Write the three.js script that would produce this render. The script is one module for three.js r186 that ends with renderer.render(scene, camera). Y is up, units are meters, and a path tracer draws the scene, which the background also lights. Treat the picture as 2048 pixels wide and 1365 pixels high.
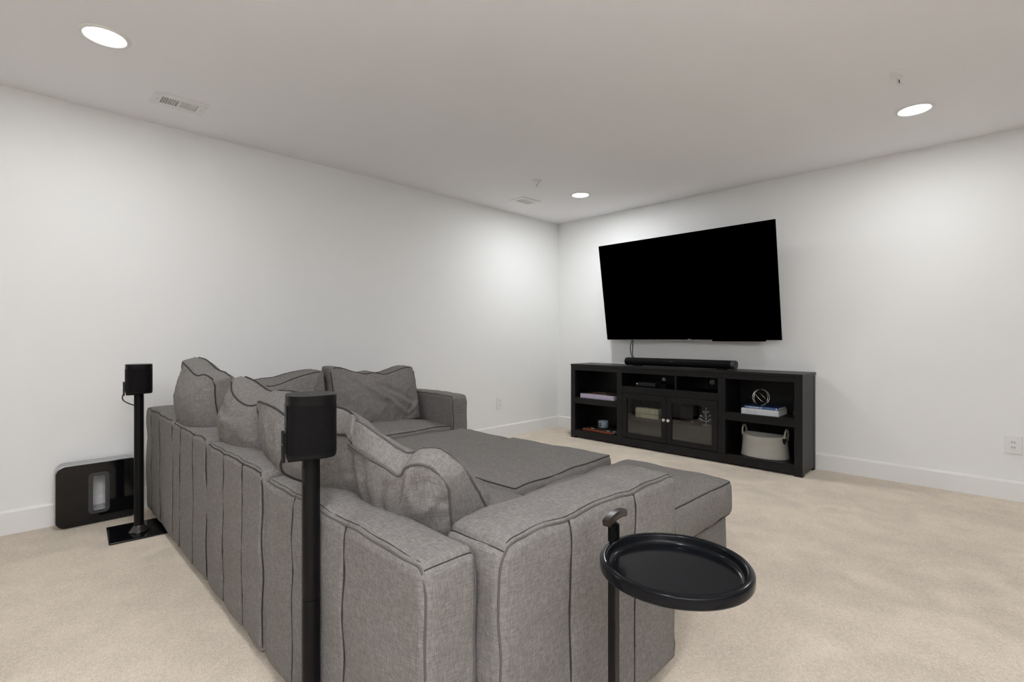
import * as THREE from 'three';
import { mergeGeometries } from 'three/addons/utils/BufferGeometryUtils.js';
import { RoundedBoxGeometry } from 'three/addons/geometries/RoundedBoxGeometry.js';
import { RectAreaLightUniformsLib } from 'three/addons/lights/RectAreaLightUniformsLib.js';
import { createNoise3D, createNoise2D } from 'simplex-noise';

// ------------------------------------------------------------------ camera, light, exposure
const W = 2048, H = 1365, F_PX = 998;
const scene = new THREE.Scene();
scene.background = new THREE.Color(0x000000);
const camera = new THREE.PerspectiveCamera(2 * Math.atan(H / 2 / F_PX) * 180 / Math.PI, W / H, 0.05, 50);
camera.position.set(3.864, 1.0707, 4.649);
camera.lookAt(2.864, 1.0707, 3.649);
camera.setViewOffset(W, H, 0, 6.5, W, H);
const renderer = new THREE.WebGLRenderer({ antialias: true });
renderer.toneMapping = THREE.LinearToneMapping;
renderer.toneMappingExposure = 2.22;
renderer.shadowMap.enabled = true;
const LAMP_SIDE = 0.13, LAMP_COLOR = new THREE.Color().setRGB(0.965, 0.988, 1.02), LENS_GLOW = 6;
const FILL_UPLIGHT_COLOR = new THREE.Color().setRGB(0.965, 0.988, 1.02);
const FILL_UPLIGHTS = [   // x, z, candela of the added fill lamp
  [5.2, 5.6, 43, 'added fill light shaped as a white floor uplighter, unseen behind the camera'],
];
RectAreaLightUniformsLib.init();
const CEIL = 2.44, ROOM_X = 6.1, ROOM_Z = 7.5;
const LAMPS = [   // x, z, radiance of the lens
  [0.954, 4.354, 74, 'recessed white ceiling downlight above the far speaker stand, largest in view'],
  [3.455, 0.829, 76, 'recessed white ceiling downlight near the white sprinkler, above the right wall'],
  [0.949, 0.807, 138, 'small recessed white ceiling downlight nearest the corner, left of the wall television'],
  [3.455, 4.354, 100, 'recessed white ceiling downlight straight above the round black tray table'],
];

// ------------------------------------------------------------------ helpers
let seed = 12345;
const rnd = () => { seed = (seed * 1664525 + 1013904223) >>> 0; return seed / 4294967296; };
const noise3 = createNoise3D(rnd), noise2 = createNoise2D(rnd);
const V = (x, y, z) => new THREE.Vector3(x, y, z);
const used = {};
function numbered(n) { const k = used[n] = (used[n] ?? -1) + 1; return k ? `${n}_${String(k).padStart(3, '0')}` : n; }
function tag(o, label, category, group, kind) {
  if (label) o.userData.label = label;
  if (category) o.userData.category = category;
  if (group) o.userData.group = group;
  if (kind) o.userData.kind = kind;
  return o;
}
function mesh(name, geo, mat) { const m = new THREE.Mesh(geo, mat); m.name = name; m.castShadow = m.receiveShadow = true; return m; }
// a top-level thing: a Group standing at its base
function thing(name, label, category, [x, y, z], group) {
  const g = new THREE.Group(); g.name = numbered(name); g.position.set(x, y, z); scene.add(g);
  return tag(g, label, category, group);
}
// a part given in room coordinates, or in the coordinates of its parent when local is set
function worldOf(o) { const p = V(0, 0, 0); for (let q = o; q && q !== scene; q = q.parent) p.add(q.position); return p; }
function part(parent, name, geo, mat, label) {
  const g = Array.isArray(geo) ? mergeGeometries(geo.map(clean)) : geo, p = worldOf(parent);
  g.translate(-p.x, -p.y, -p.z);
  const m = mesh(name, g, mat); if (label) m.userData.label = label;
  parent.add(m); return m;
}
function localPart(parent, name, geo, mat, pos = [0, 0, 0], label) {
  const m = mesh(name, Array.isArray(geo) ? mergeGeometries(geo.map(clean)) : geo, mat); m.position.set(...pos);
  if (label) m.userData.label = label; parent.add(m); return m;
}
function structure(name, geo, mat) { const m = mesh(name, Array.isArray(geo) ? mergeGeometries(geo.map(clean)) : geo, mat); m.userData.kind = 'structure'; scene.add(m); return m; }
function clean(g) { g = g.index ? g.toNonIndexed() : g; for (const k of Object.keys(g.attributes)) if (!['position', 'normal', 'uv'].includes(k)) g.deleteAttribute(k); return g; }
// box between two corners, chamfered, with uv in metres
function box(x0, y0, z0, x1, y1, z1, r = 0.003, segs = 2) {
  const w = x1 - x0, h = y1 - y0, d = z1 - z0, g = new RoundedBoxGeometry(w, h, d, segs, Math.min(r, w / 2.01, h / 2.01, d / 2.01));
  g.translate((x0 + x1) / 2, (y0 + y1) / 2, (z0 + z1) / 2); boxUV(g); return g;
}
function boxUV(g) {
  const p = g.attributes.position, n = g.attributes.normal, uv = new Float32Array(p.count * 2);
  for (let i = 0; i < p.count; i++) {
    const ax = Math.abs(n.getX(i)), ay = Math.abs(n.getY(i)), az = Math.abs(n.getZ(i));
    const [u, v] = ax > ay && ax > az ? [p.getZ(i), p.getY(i)] : ay > az ? [p.getX(i), p.getZ(i)] : [p.getX(i), p.getY(i)];
    uv[2 * i] = u; uv[2 * i + 1] = v;
  }
  g.setAttribute('uv', new THREE.BufferAttribute(uv, 2)); return g;
}
function tube(pts, r, closed = false, segs = 0, radial = 6) {
  const c = new THREE.CatmullRomCurve3(pts, closed, 'centripetal');
  return new THREE.TubeGeometry(c, segs || pts.length * 2, r, radial, closed);
}
function lathe(profile, segs = 48) { return new THREE.LatheGeometry(profile.map(p => new THREE.Vector2(p[0], p[1])), segs); }
const clamp = (x, a, b) => Math.max(a, Math.min(b, x));
const smooth = (a, b, x) => { const t = clamp((x - a) / (b - a), 0, 1); return t * t * (3 - 2 * t); };
const bell = x => Math.exp(-x * x);

// ------------------------------------------------------------------ textures
function dataTexture(n, fn, srgb, rep = 1, m = n) {
  const d = new Uint8Array(n * m * 4);
  for (let j = 0; j < m; j++) for (let i = 0; i < n; i++) { const c = fn(i, j), k = (j * n + i) * 4; d[k] = c[0]; d[k + 1] = c[1]; d[k + 2] = c[2]; d[k + 3] = 255; }
  const t = new THREE.DataTexture(d, n, m, THREE.RGBAFormat);
  t.wrapS = t.wrapT = THREE.RepeatWrapping; t.magFilter = THREE.LinearFilter; t.minFilter = THREE.LinearMipmapLinearFilter; t.generateMipmaps = true;
  if (srgb) t.colorSpace = THREE.SRGBColorSpace;
  t.repeat.set(rep, rep); t.needsUpdate = true; return t;
}
const b8 = x => clamp(Math.round(x), 0, 255);
// linen weave: heathered warp and weft threads
function threads(n, count, rows) {   // thread tone per thread, varying slowly along its length
  const a = []; for (let t = 0; t < count; t++) { const row = []; for (let k = 0; k < rows; k++) row.push(rnd()); a.push(row); }
  return (t, s) => { const r = a[((t % count) + count) % count], x = s * rows, k = Math.floor(x), f = x - k; return r[k % rows] * (1 - f) + r[(k + 1) % rows] * f; };
}
const LINEN_N = 1024, LINEN_T = 220, LINEN_M = 0.30;
const warp = threads(LINEN_N, LINEN_T, 30), weft = threads(LINEN_N, LINEN_T, 30);
const linenMap = dataTexture(LINEN_N, (i, j) => {
  const u = i / LINEN_N, v = j / LINEN_N, a = Math.floor(u * LINEN_T), b = Math.floor(v * LINEN_T);
  const over = (a + b) & 1, t = over ? warp(a, v) : weft(b, u), o = over ? weft(b, u) : warp(a, v);
  const fx = (u * LINEN_T) % 1 - 0.5, fy = (v * LINEN_T) % 1 - 0.5, gap = 1 - 0.35 * Math.pow(2 * Math.max(Math.abs(fx), Math.abs(fy)), 4);
  const k = (188 + 46 * (t - 0.5) + 24 * (o - 0.5) + 30 * (rnd() - 0.5)) * gap;
  return [b8(k * 1.0), b8(k * 0.985), b8(k * 0.968)];
}, true, 1 / LINEN_M);
const linenBump = dataTexture(512, (i, j) => {
  const u = i / 512, v = j / 512, a = Math.floor(u * 115), b = Math.floor(v * 115), over = (a + b) & 1;
  const fx = (u * 115) % 1 - 0.5, fy = (v * 115) % 1 - 0.5;
  const k = 128 + (over ? 60 * (0.5 - 2 * fx * fx) : 45 * (0.5 - 2 * fy * fy)) + 40 * ((over ? warp(a, v) : weft(b, u)) - 0.5) - 30;
  return [b8(k), b8(k), b8(k)];
}, false, 1 / 0.15);
const FABRIC = [0.53, 0.516, 0.506];
const fabric = new THREE.MeshPhysicalMaterial({ map: linenMap, bumpMap: linenBump, bumpScale: 0.0009, roughness: 0.95, specularIntensity: 0.25 });
fabric.color.setRGB(...FABRIC);
const seamCreaseShade = new THREE.MeshStandardMaterial({ roughness: 1, bumpMap: linenBump, bumpScale: 0.0005 }); seamCreaseShade.color.setRGB(0.04, 0.037, 0.035);  // crease shade along the seams, put into a near-black tube colour
const softShadePiping = new THREE.MeshStandardMaterial({ map: linenMap, roughness: 1 }); softShadePiping.color.setRGB(0.27, 0.26, 0.253);  // piping of the sofa fabric, darkened for the crease shade beside it

const creaseShadePiping = new THREE.MeshStandardMaterial({ map: linenMap, roughness: 1 }); creaseShadePiping.color.setRGB(0.10, 0.095, 0.09);  // same piping with a deeper crease shade painted into its colour
// cut-pile carpet: pile grain plus broad brushing marks, one map over the whole floor
const CN = 2048;
const carpetMap = dataTexture(CN, (i, j) => {
  const x = i / CN * 4.7, z = j / CN * 5.3;
  const brush = noise2(x * 1.3 + 0.4 * noise2(x * 3, z * 3), z * 1.7 + 9), spots = noise2(x * 7 + 31, z * 7), fine = noise2(x * 38, z * 38 + 50), tuft = noise2(x * 150, z * 150);
  const k = 1 + 0.042 * brush + 0.014 * spots + 0.022 * fine + 0.05 * tuft + 0.13 * (rnd() - 0.5);
  return [b8(228 * k), b8(212 * k), b8(192 * k)];
}, true);
carpetMap.wrapS = carpetMap.wrapT = THREE.MirroredRepeatWrapping; carpetMap.repeat.set(1 / 4.7, 1 / 5.3);
const carpetBump = dataTexture(1024, (i, j) => {
  const x = i / 1024 * Math.PI * 2, z = j / 1024 * Math.PI * 2;
  const k = 128 + 34 * noise3(26 * Math.cos(x) + 26 * Math.cos(z), 26 * Math.sin(x), 26 * Math.sin(z)) + 50 * (rnd() - 0.5) + 30 * noise2(i * 0.11, j * 0.11);
  return [b8(k), b8(k), b8(k)];
}, false, 1 / 0.7);
const carpet = new THREE.MeshStandardMaterial({ map: carpetMap, bumpMap: carpetBump, bumpScale: 0.004, roughness: 1 });
carpet.color.setRGB(0.93, 0.96, 0.98);

const wallBump = dataTexture(512, (i, j) => { const k = 128 + 22 * noise2(i * 0.06, j * 0.06) + 10 * noise2(i * 0.3, j * 0.3); return [b8(k), b8(k), b8(k)]; }, false, 1 / 0.5);
const wallPaint = new THREE.MeshStandardMaterial({ roughness: 0.9, bumpMap: wallBump, bumpScale: 0.0004 }); wallPaint.color.setRGB(0.875, 0.878, 0.862);
const ceilPaint = new THREE.MeshStandardMaterial({ roughness: 0.95, bumpMap: wallBump, bumpScale: 0.0004 }); ceilPaint.color.setRGB(0.93, 0.92, 0.935);
const bounceCutPaint = new THREE.MeshStandardMaterial({ roughness: 0.9, bumpMap: wallBump, bumpScale: 0.0004 }); bounceCutPaint.color.setRGB(0.42, 0.412, 0.405);  // unseen walls toned dark to cut fill light on the sofa backs
const trimPaint = new THREE.MeshStandardMaterial({ roughness: 0.45 }); trimPaint.color.setRGB(0.86, 0.855, 0.84);
const whitePlastic = new THREE.MeshStandardMaterial({ roughness: 0.4 }); whitePlastic.color.setRGB(0.84, 0.835, 0.82);
const warmWhiteEnamel = new THREE.MeshStandardMaterial({ roughness: 0.5 }); warmWhiteEnamel.color.setRGB(0.86, 0.85, 0.83);

// black stained oak
const woodTone = (i, j) => { const x = i / 1024, y = j / 1024; return noise2(x * 5 + 0.3 * noise2(x * 2, y * 9), y * 60) * 0.6 + noise2(x * 9, y * 160 + 7) * 0.5; };
const woodMap = dataTexture(1024, (i, j) => { const k = 168 + 40 * woodTone(i, j); return [b8(k), b8(k * 0.97), b8(k * 0.97)]; }, true, 1 / 0.5);
const woodBump = dataTexture(1024, (i, j) => { const k = 128 + 70 * woodTone(i, j); return [b8(k), b8(k), b8(k)]; }, false, 1 / 0.5);
const blackOak = new THREE.MeshPhysicalMaterial({ map: woodMap, bumpMap: woodBump, bumpScale: 0.0003, roughness: 0.42, specularIntensity: 0.7 }); blackOak.color.setRGB(0.014, 0.0138, 0.0148);
const woodMapV = woodMap.clone(); woodMapV.rotation = Math.PI / 2; woodMapV.needsUpdate = true;
const woodBumpV = woodBump.clone(); woodBumpV.rotation = Math.PI / 2; woodBumpV.needsUpdate = true;
const blackOakV = blackOak.clone(); blackOakV.map = woodMapV; blackOakV.bumpMap = woodBumpV;

const dark = (r, g, b, rough, spec) => { const m = new THREE.MeshPhysicalMaterial({ roughness: rough, specularIntensity: spec }); m.color.setRGB(r, g, b); return m; };
const std = (r, g, b, rough, metal = 0) => { const m = new THREE.MeshStandardMaterial({ roughness: rough, metalness: metal }); m.color.setRGB(r, g, b); return m; };
const blackPlastic = dark(0.005, 0.005, 0.0055, 0.45, 0.35), blackSatin = dark(0.005, 0.0045, 0.0046, 0.4, 0.32), blackMatte = std(0.006, 0.006, 0.007, 0.8);
const blackGloss = dark(0.004, 0.004, 0.005, 0.06, 0.9), bronzeMetal = std(0.022, 0.016, 0.014, 0.3, 0.3), chrome = std(0.85, 0.84, 0.82, 0.12, 1), steelWire = std(0.75, 0.73, 0.69, 0.25, 1);
const darkGrey = std(0.03, 0.03, 0.032, 0.5), rubber = std(0.01, 0.01, 0.01, 0.9);
const clearGlass = new THREE.MeshPhysicalMaterial({ transmission: 1, thickness: 0, roughness: 0.0, ior: 1.9 });
const grilleBump = dataTexture(256, (i, j) => {
  const u = i / 16, v = j / 16, r = Math.floor(v) & 1, fx = ((u + r * 0.5) % 1) - 0.5, fy = (v % 1) - 0.5, k = fx * fx + fy * fy < 0.085 ? 40 : 200; return [k, k, k];
}, false, 1 / 0.045);
const grille = new THREE.MeshPhysicalMaterial({ roughness: 0.55, bumpMap: grilleBump, bumpScale: 0.0006, specularIntensity: 0.2 }); grille.color.setRGB(0.0055, 0.005, 0.0055);

// ------------------------------------------------------------------ soft upholstered box
function axisCoords(L, r, cell, extra = []) {
  const a = [], k = 3, n = Math.max(1, Math.round(2 * (L - r) / cell));
  for (let i = k; i > 0; i--) a.push(-(L - r) - r * Math.tan(i / k * Math.PI / 4));
  for (let i = 0; i <= n; i++) a.push(-(L - r) + 2 * (L - r) * i / n);
  for (let i = 1; i <= k; i++) a.push(L - r + r * Math.tan(i / k * Math.PI / 4));
  for (const e of extra) for (const d of [-0.012, -0.006, -0.003, 0, 0.003, 0.006, 0.012]) if (Math.abs(e + d) < L - r) a.push(e + d);
  a.sort((p, q) => p - q);
  return a.filter((x, i) => !i || x - a[i - 1] > 1e-5);
}
function roundIn(p, hd, r) {
  const c = p.map((x, i) => clamp(x, -(hd[i] - r), hd[i] - r)), d = p.map((x, i) => x - c[i]), l = Math.hypot(...d) || 1;
  return c.map((x, i) => x + d[i] / l * r);
}
// fn maps a local [x,y,z] on the rounded box to room space; wrinkle(p, n) moves a point along its normal
function softBox({ w, h, d, r = 0.02, cell = 0.03, extraX = [], fn = p => V(...p), wrinkle }) {
  const hd = [w / 2, h / 2, d / 2], cs = [axisCoords(hd[0], r, cell, extraX), axisCoords(hd[1], r, cell), axisCoords(hd[2], r, cell)];
  const pos = [], uv = [], idx = [], loc = [];
  for (let n = 0; n < 3; n++) for (const s of [-1, 1]) {
    const a = (n + 1) % 3, b = (n + 2) % 3, A = cs[a], B = cs[b], o = pos.length / 3;
    for (const y of B) for (const x of A) {
      const p = [0, 0, 0]; p[n] = s * hd[n]; p[a] = x; p[b] = y;
      const lp = roundIn(p, hd, r), q = fn(lp); loc.push(lp); pos.push(q.x, q.y, q.z);
      if (n === 0) uv.push(y, x); else if (n === 1) uv.push(y, x); else uv.push(x, y);
    }
    for (let j = 0; j < B.length - 1; j++) for (let i = 0; i < A.length - 1; i++) {
      const k = o + j * A.length + i, l = k + A.length;
      if (s > 0) idx.push(k, k + 1, l + 1, k, l + 1, l); else idx.push(k, l + 1, k + 1, k, l, l + 1);
    }
  }
  const g = new THREE.BufferGeometry();
  g.setAttribute('position', new THREE.Float32BufferAttribute(pos, 3)); g.setAttribute('uv', new THREE.Float32BufferAttribute(uv, 2)); 
  let vol = 0; for (let t = 0; t < idx.length; t += 3) { const [a, b, c] = [idx[t] * 3, idx[t + 1] * 3, idx[t + 2] * 3]; vol += (pos[a] - pos[0]) * ((pos[b + 1] - pos[1]) * (pos[c + 2] - pos[2]) - (pos[b + 2] - pos[2]) * (pos[c + 1] - pos[1])) - (pos[a + 1] - pos[1]) * ((pos[b] - pos[0]) * (pos[c + 2] - pos[2]) - (pos[b + 2] - pos[2]) * (pos[c] - pos[0])) + (pos[a + 2] - pos[2]) * ((pos[b] - pos[0]) * (pos[c + 1] - pos[1]) - (pos[b + 1] - pos[1]) * (pos[c] - pos[0])); }
  if (vol < 0) for (let t = 0; t < idx.length; t += 3) [idx[t + 1], idx[t + 2]] = [idx[t + 2], idx[t + 1]];
  g.setIndex(idx); weldNormals(g);
  if (wrinkle) {
    const P = g.attributes.position, N = g.attributes.normal, v = V(), m = V();
    for (let i = 0; i < P.count; i++) { v.fromBufferAttribute(P, i); m.fromBufferAttribute(N, i); v.addScaledVector(m, wrinkle(v, m, loc[i])); P.setXYZ(i, v.x, v.y, v.z); }
    weldNormals(g);
  }
  return g;
}
function weldNormals(g) {
  const P = g.attributes.position, I = g.index.array, acc = new Map(), key = i => `${Math.round(P.getX(i) * 2e4)},${Math.round(P.getY(i) * 2e4)},${Math.round(P.getZ(i) * 2e4)}`;
  const keys = []; for (let i = 0; i < P.count; i++) { const k = key(i); keys.push(k); if (!acc.has(k)) acc.set(k, V(0, 0, 0)); }
  const a = V(), b = V(), c = V();
  for (let t = 0; t < I.length; t += 3) {
    a.fromBufferAttribute(P, I[t]); b.fromBufferAttribute(P, I[t + 1]); c.fromBufferAttribute(P, I[t + 2]);
    b.sub(a); c.sub(a); b.cross(c); for (let k = 0; k < 3; k++) acc.get(keys[I[t + k]]).add(b);
  }
  const N = new Float32Array(P.count * 3);
  for (let i = 0; i < P.count; i++) { a.copy(acc.get(keys[i])).normalize(); N.set([a.x, a.y, a.z], 3 * i); }
  g.setAttribute('normal', new THREE.BufferAttribute(N, 3));
}
const wob = (p, f, s = 0) => noise3(p.x * f + s, p.y * f + 2 * s, p.z * f - s);

// upholstered slab: length along local x, sewn panel face towards local +z; turned by turn about y and moved to (cx, cz)
function slab(root, name, { len, y0, y1, thick, cx, cz, turn = 0, seams = [], r = 0.02, crown = 0.012, sag = 0.006, face = 0.005, s = 0, ends = [true, true], backPipe = false, cell = 0.028, corner = [0.018, 0.018], endSeam = 0, seamR = 0.0034, pipe = creaseShadePiping, stitch = false }) {
  const h = y1 - y0, hx = len / 2, hy = h / 2, hz = thick / 2, cols = [-hx, ...seams, hx];
  const fn = p => {
    let [x, y, z] = p; const R = x > 0 ? corner[1] : corner[0], qx = Math.abs(x) - hx + R, qy = y - hy + R;
    if (qx > 0 && qy > 0) { const k = Math.max(qx, qy) / Math.hypot(qx, qy); x = Math.sign(x) * (hx - R + qx * k); y = hy - R + qy * k; }
    const fz = smooth(0, 1, z / hz), fy = Math.max(0, y / hy), inside = 1 - Math.pow(Math.abs(clamp(x / hx, -1, 1)), 4);
    for (let k = 0; k < cols.length - 1; k++) if (x >= cols[k] && x <= cols[k + 1]) { const t = (x - cols[k]) / (cols[k + 1] - cols[k]); z += fz * face * Math.sqrt(Math.sin(Math.PI * clamp(t, 0, 1))) * (1 - Math.pow(Math.abs(y / hy), 8)); }
    for (const e of seams) { z -= fz * 0.004 * bell((x - e) / 0.005); y -= sag * smooth(0.6, 1, y / hy) * fz * bell((x - e) / 0.045); }
    y += crown * smooth(0.7, 1, fy) * inside * (1 - Math.pow(Math.abs(clamp(z / hz, -1, 1)), 3));
    y += 0.004 * noise2(x * 6 + s, s) * fy; z += 0.004 * fz * noise2(x * 5 + s, y * 4 + 3) ;
    x += 0.004 * noise2(y * 5 + s, z * 6) * Math.abs(x / hx);
    const c = Math.cos(turn), q = Math.sin(turn); return V(cx + x * c + z * q, y0 + hy + y, cz - x * q + z * c);
  };
  part(root, name, softBox({ w: len, h, d: thick, r, cell, extraX: seams, fn, wrinkle: (p) => 0.0016 * wob(p, 8, s) + 0.0008 * wob(p, 22, s) }), fabric);
  const e = r * 0.30, pipes = [], on = (x, y, z) => { const q = roundIn([x, y, z], [hx, hy, hz], r); return fn(q); };
  const line = (n, f) => { const a = []; for (let i = 0; i <= n; i++) a.push(f(i / n)); return a; };
  const run = []; // rear perimeter: up one end, along the top, down the other
  const cr = 0.05, X = hx, Y = hy;
  if (ends[0]) run.push(...line(14, t => on(-X, -Y + (2 * Y - cr) * t, hz)));
  run.push(...line(40, t => on(-X + (ends[0] ? 0.02 : 0) + (2 * X - 0.04) * t, Y, hz)));
  if (ends[1]) run.push(...line(14, t => on(X, Y - cr - (2 * Y - cr) * t, hz)));
  part(root, 'piping', tube(run, 0.0027, false, 260), pipe);
  if (backPipe) part(root, 'piping', tube([...line(14, t => on(X, -Y + (2 * Y - cr) * t, -hz)), ...line(30, t => on(X - 0.02 - (2 * X - 0.04) * t, Y, -hz))], 0.0027, false, 160), pipe);
  for (const q of seams) part(root, 'seam', tube(line(16, t => { const v = on(q, -Y + r + (2 * Y - 1.2 * r) * t, hz), o = on(q, -Y + r + (2 * Y - 1.2 * r) * t, -hz); return v.addScaledVector(v.clone().sub(o)  .normalize(), 0.0024); }), seamR, false, 60), seamCreaseShade);
  if (stitch) part(root, 'topstitch', tube(line(40, t => on(-X + 0.03 + (2 * X - 0.06) * t, Y, hz - 0.013)), 0.0011, false, 200), creaseShadePiping);
  if (endSeam) part(root, 'seam', tube(line(12, t => on(endSeam * X, Y - 0.002, -hz + 0.004 + (2 * hz - 0.008) * t)), 0.0017, false, 40), seamCreaseShade);
  return { on, hx, hy, hz };
}
// seat or ottoman cushion with a crowned top, piped round the upper and lower edge
function pad(root, name, { x0, x1, z0, z1, y0, y1, r = 0.03, crown = 0.03, side = 0.014, turn = 0, tilt, s = 0, pipes = true, cell = 0.035 }) {
  const w = x1 - x0, h = y1 - y0, d = z1 - z0, cx = (x0 + x1) / 2, cz = (z0 + z1) / 2, c = Math.cos(turn), q = Math.sin(turn);
  const fn = p => {
    let [x, y, z] = p; const a = x / w * 2, b = z / d * 2, fa = 1 - Math.pow(Math.abs(clamp(a, -1, 1)), 2.4), fb = 1 - Math.pow(Math.abs(clamp(b, -1, 1)), 2.4), fh = 1 - Math.pow(Math.abs(y / h * 2), 2);
    if (y > 0) y += crown * fa * fb * (y / h * 2);
    x += side * a * fb * fh; z += side * b * fa * fh;
    if (tilt) y += (p[1] > 0 ? 1 : 0) * (tilt[0] * a + tilt[1] * b);
    y += (p[1] > 0 ? 1 : 0) * 0.006 * noise2(x * 3 + s, z * 3 - s);
    return V(cx + x * c + z * q, y0 + h / 2 + y, cz - x * q + z * c);
  };
  part(root, name, softBox({ w, h, d, r, cell, fn, wrinkle: p => 0.0025 * wob(p, 7, s) + 0.001 * wob(p, 22, s) }), fabric);
  if (pipes) for (const sgn of [1, -1]) {
    const pts = [], R = 0.05, hx = w / 2, hz = d / 2;
    for (const [sx, sz] of [[1, 1], [-1, 1], [-1, -1], [1, -1]]) {
      const order = sx * sz > 0 ? [0, 1, 2, 3] : [3, 2, 1, 0];
      const arc = order.map(k => { const t = k / 3 * Math.PI / 2; return [sx * (hx - R * 0.3 + R * 0.3 * Math.cos(t)), sz * (hz - R * 0.3 + R * 0.3 * Math.sin(t))]; });
      pts.push(...arc);
    }
    const dense = [];
    for (let i = 0; i < pts.length; i++) { const a = pts[i], b = pts[(i + 1) % pts.length], n = Math.max(1, Math.round(Math.hypot(a[0] - b[0], a[1] - b[1]) / 0.06)); for (let k = 0; k < n; k++) dense.push([a[0] + (b[0] - a[0]) * k / n, a[1] + (b[1] - a[1]) * k / n]); }
    part(root, 'piping', tube(dense.map(([x, z]) => fn(roundIn([x, sgn * h / 2, z], [w / 2, h / 2, d / 2], r))), 0.0034, true, 260), creaseShadePiping);
  }
}
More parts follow.
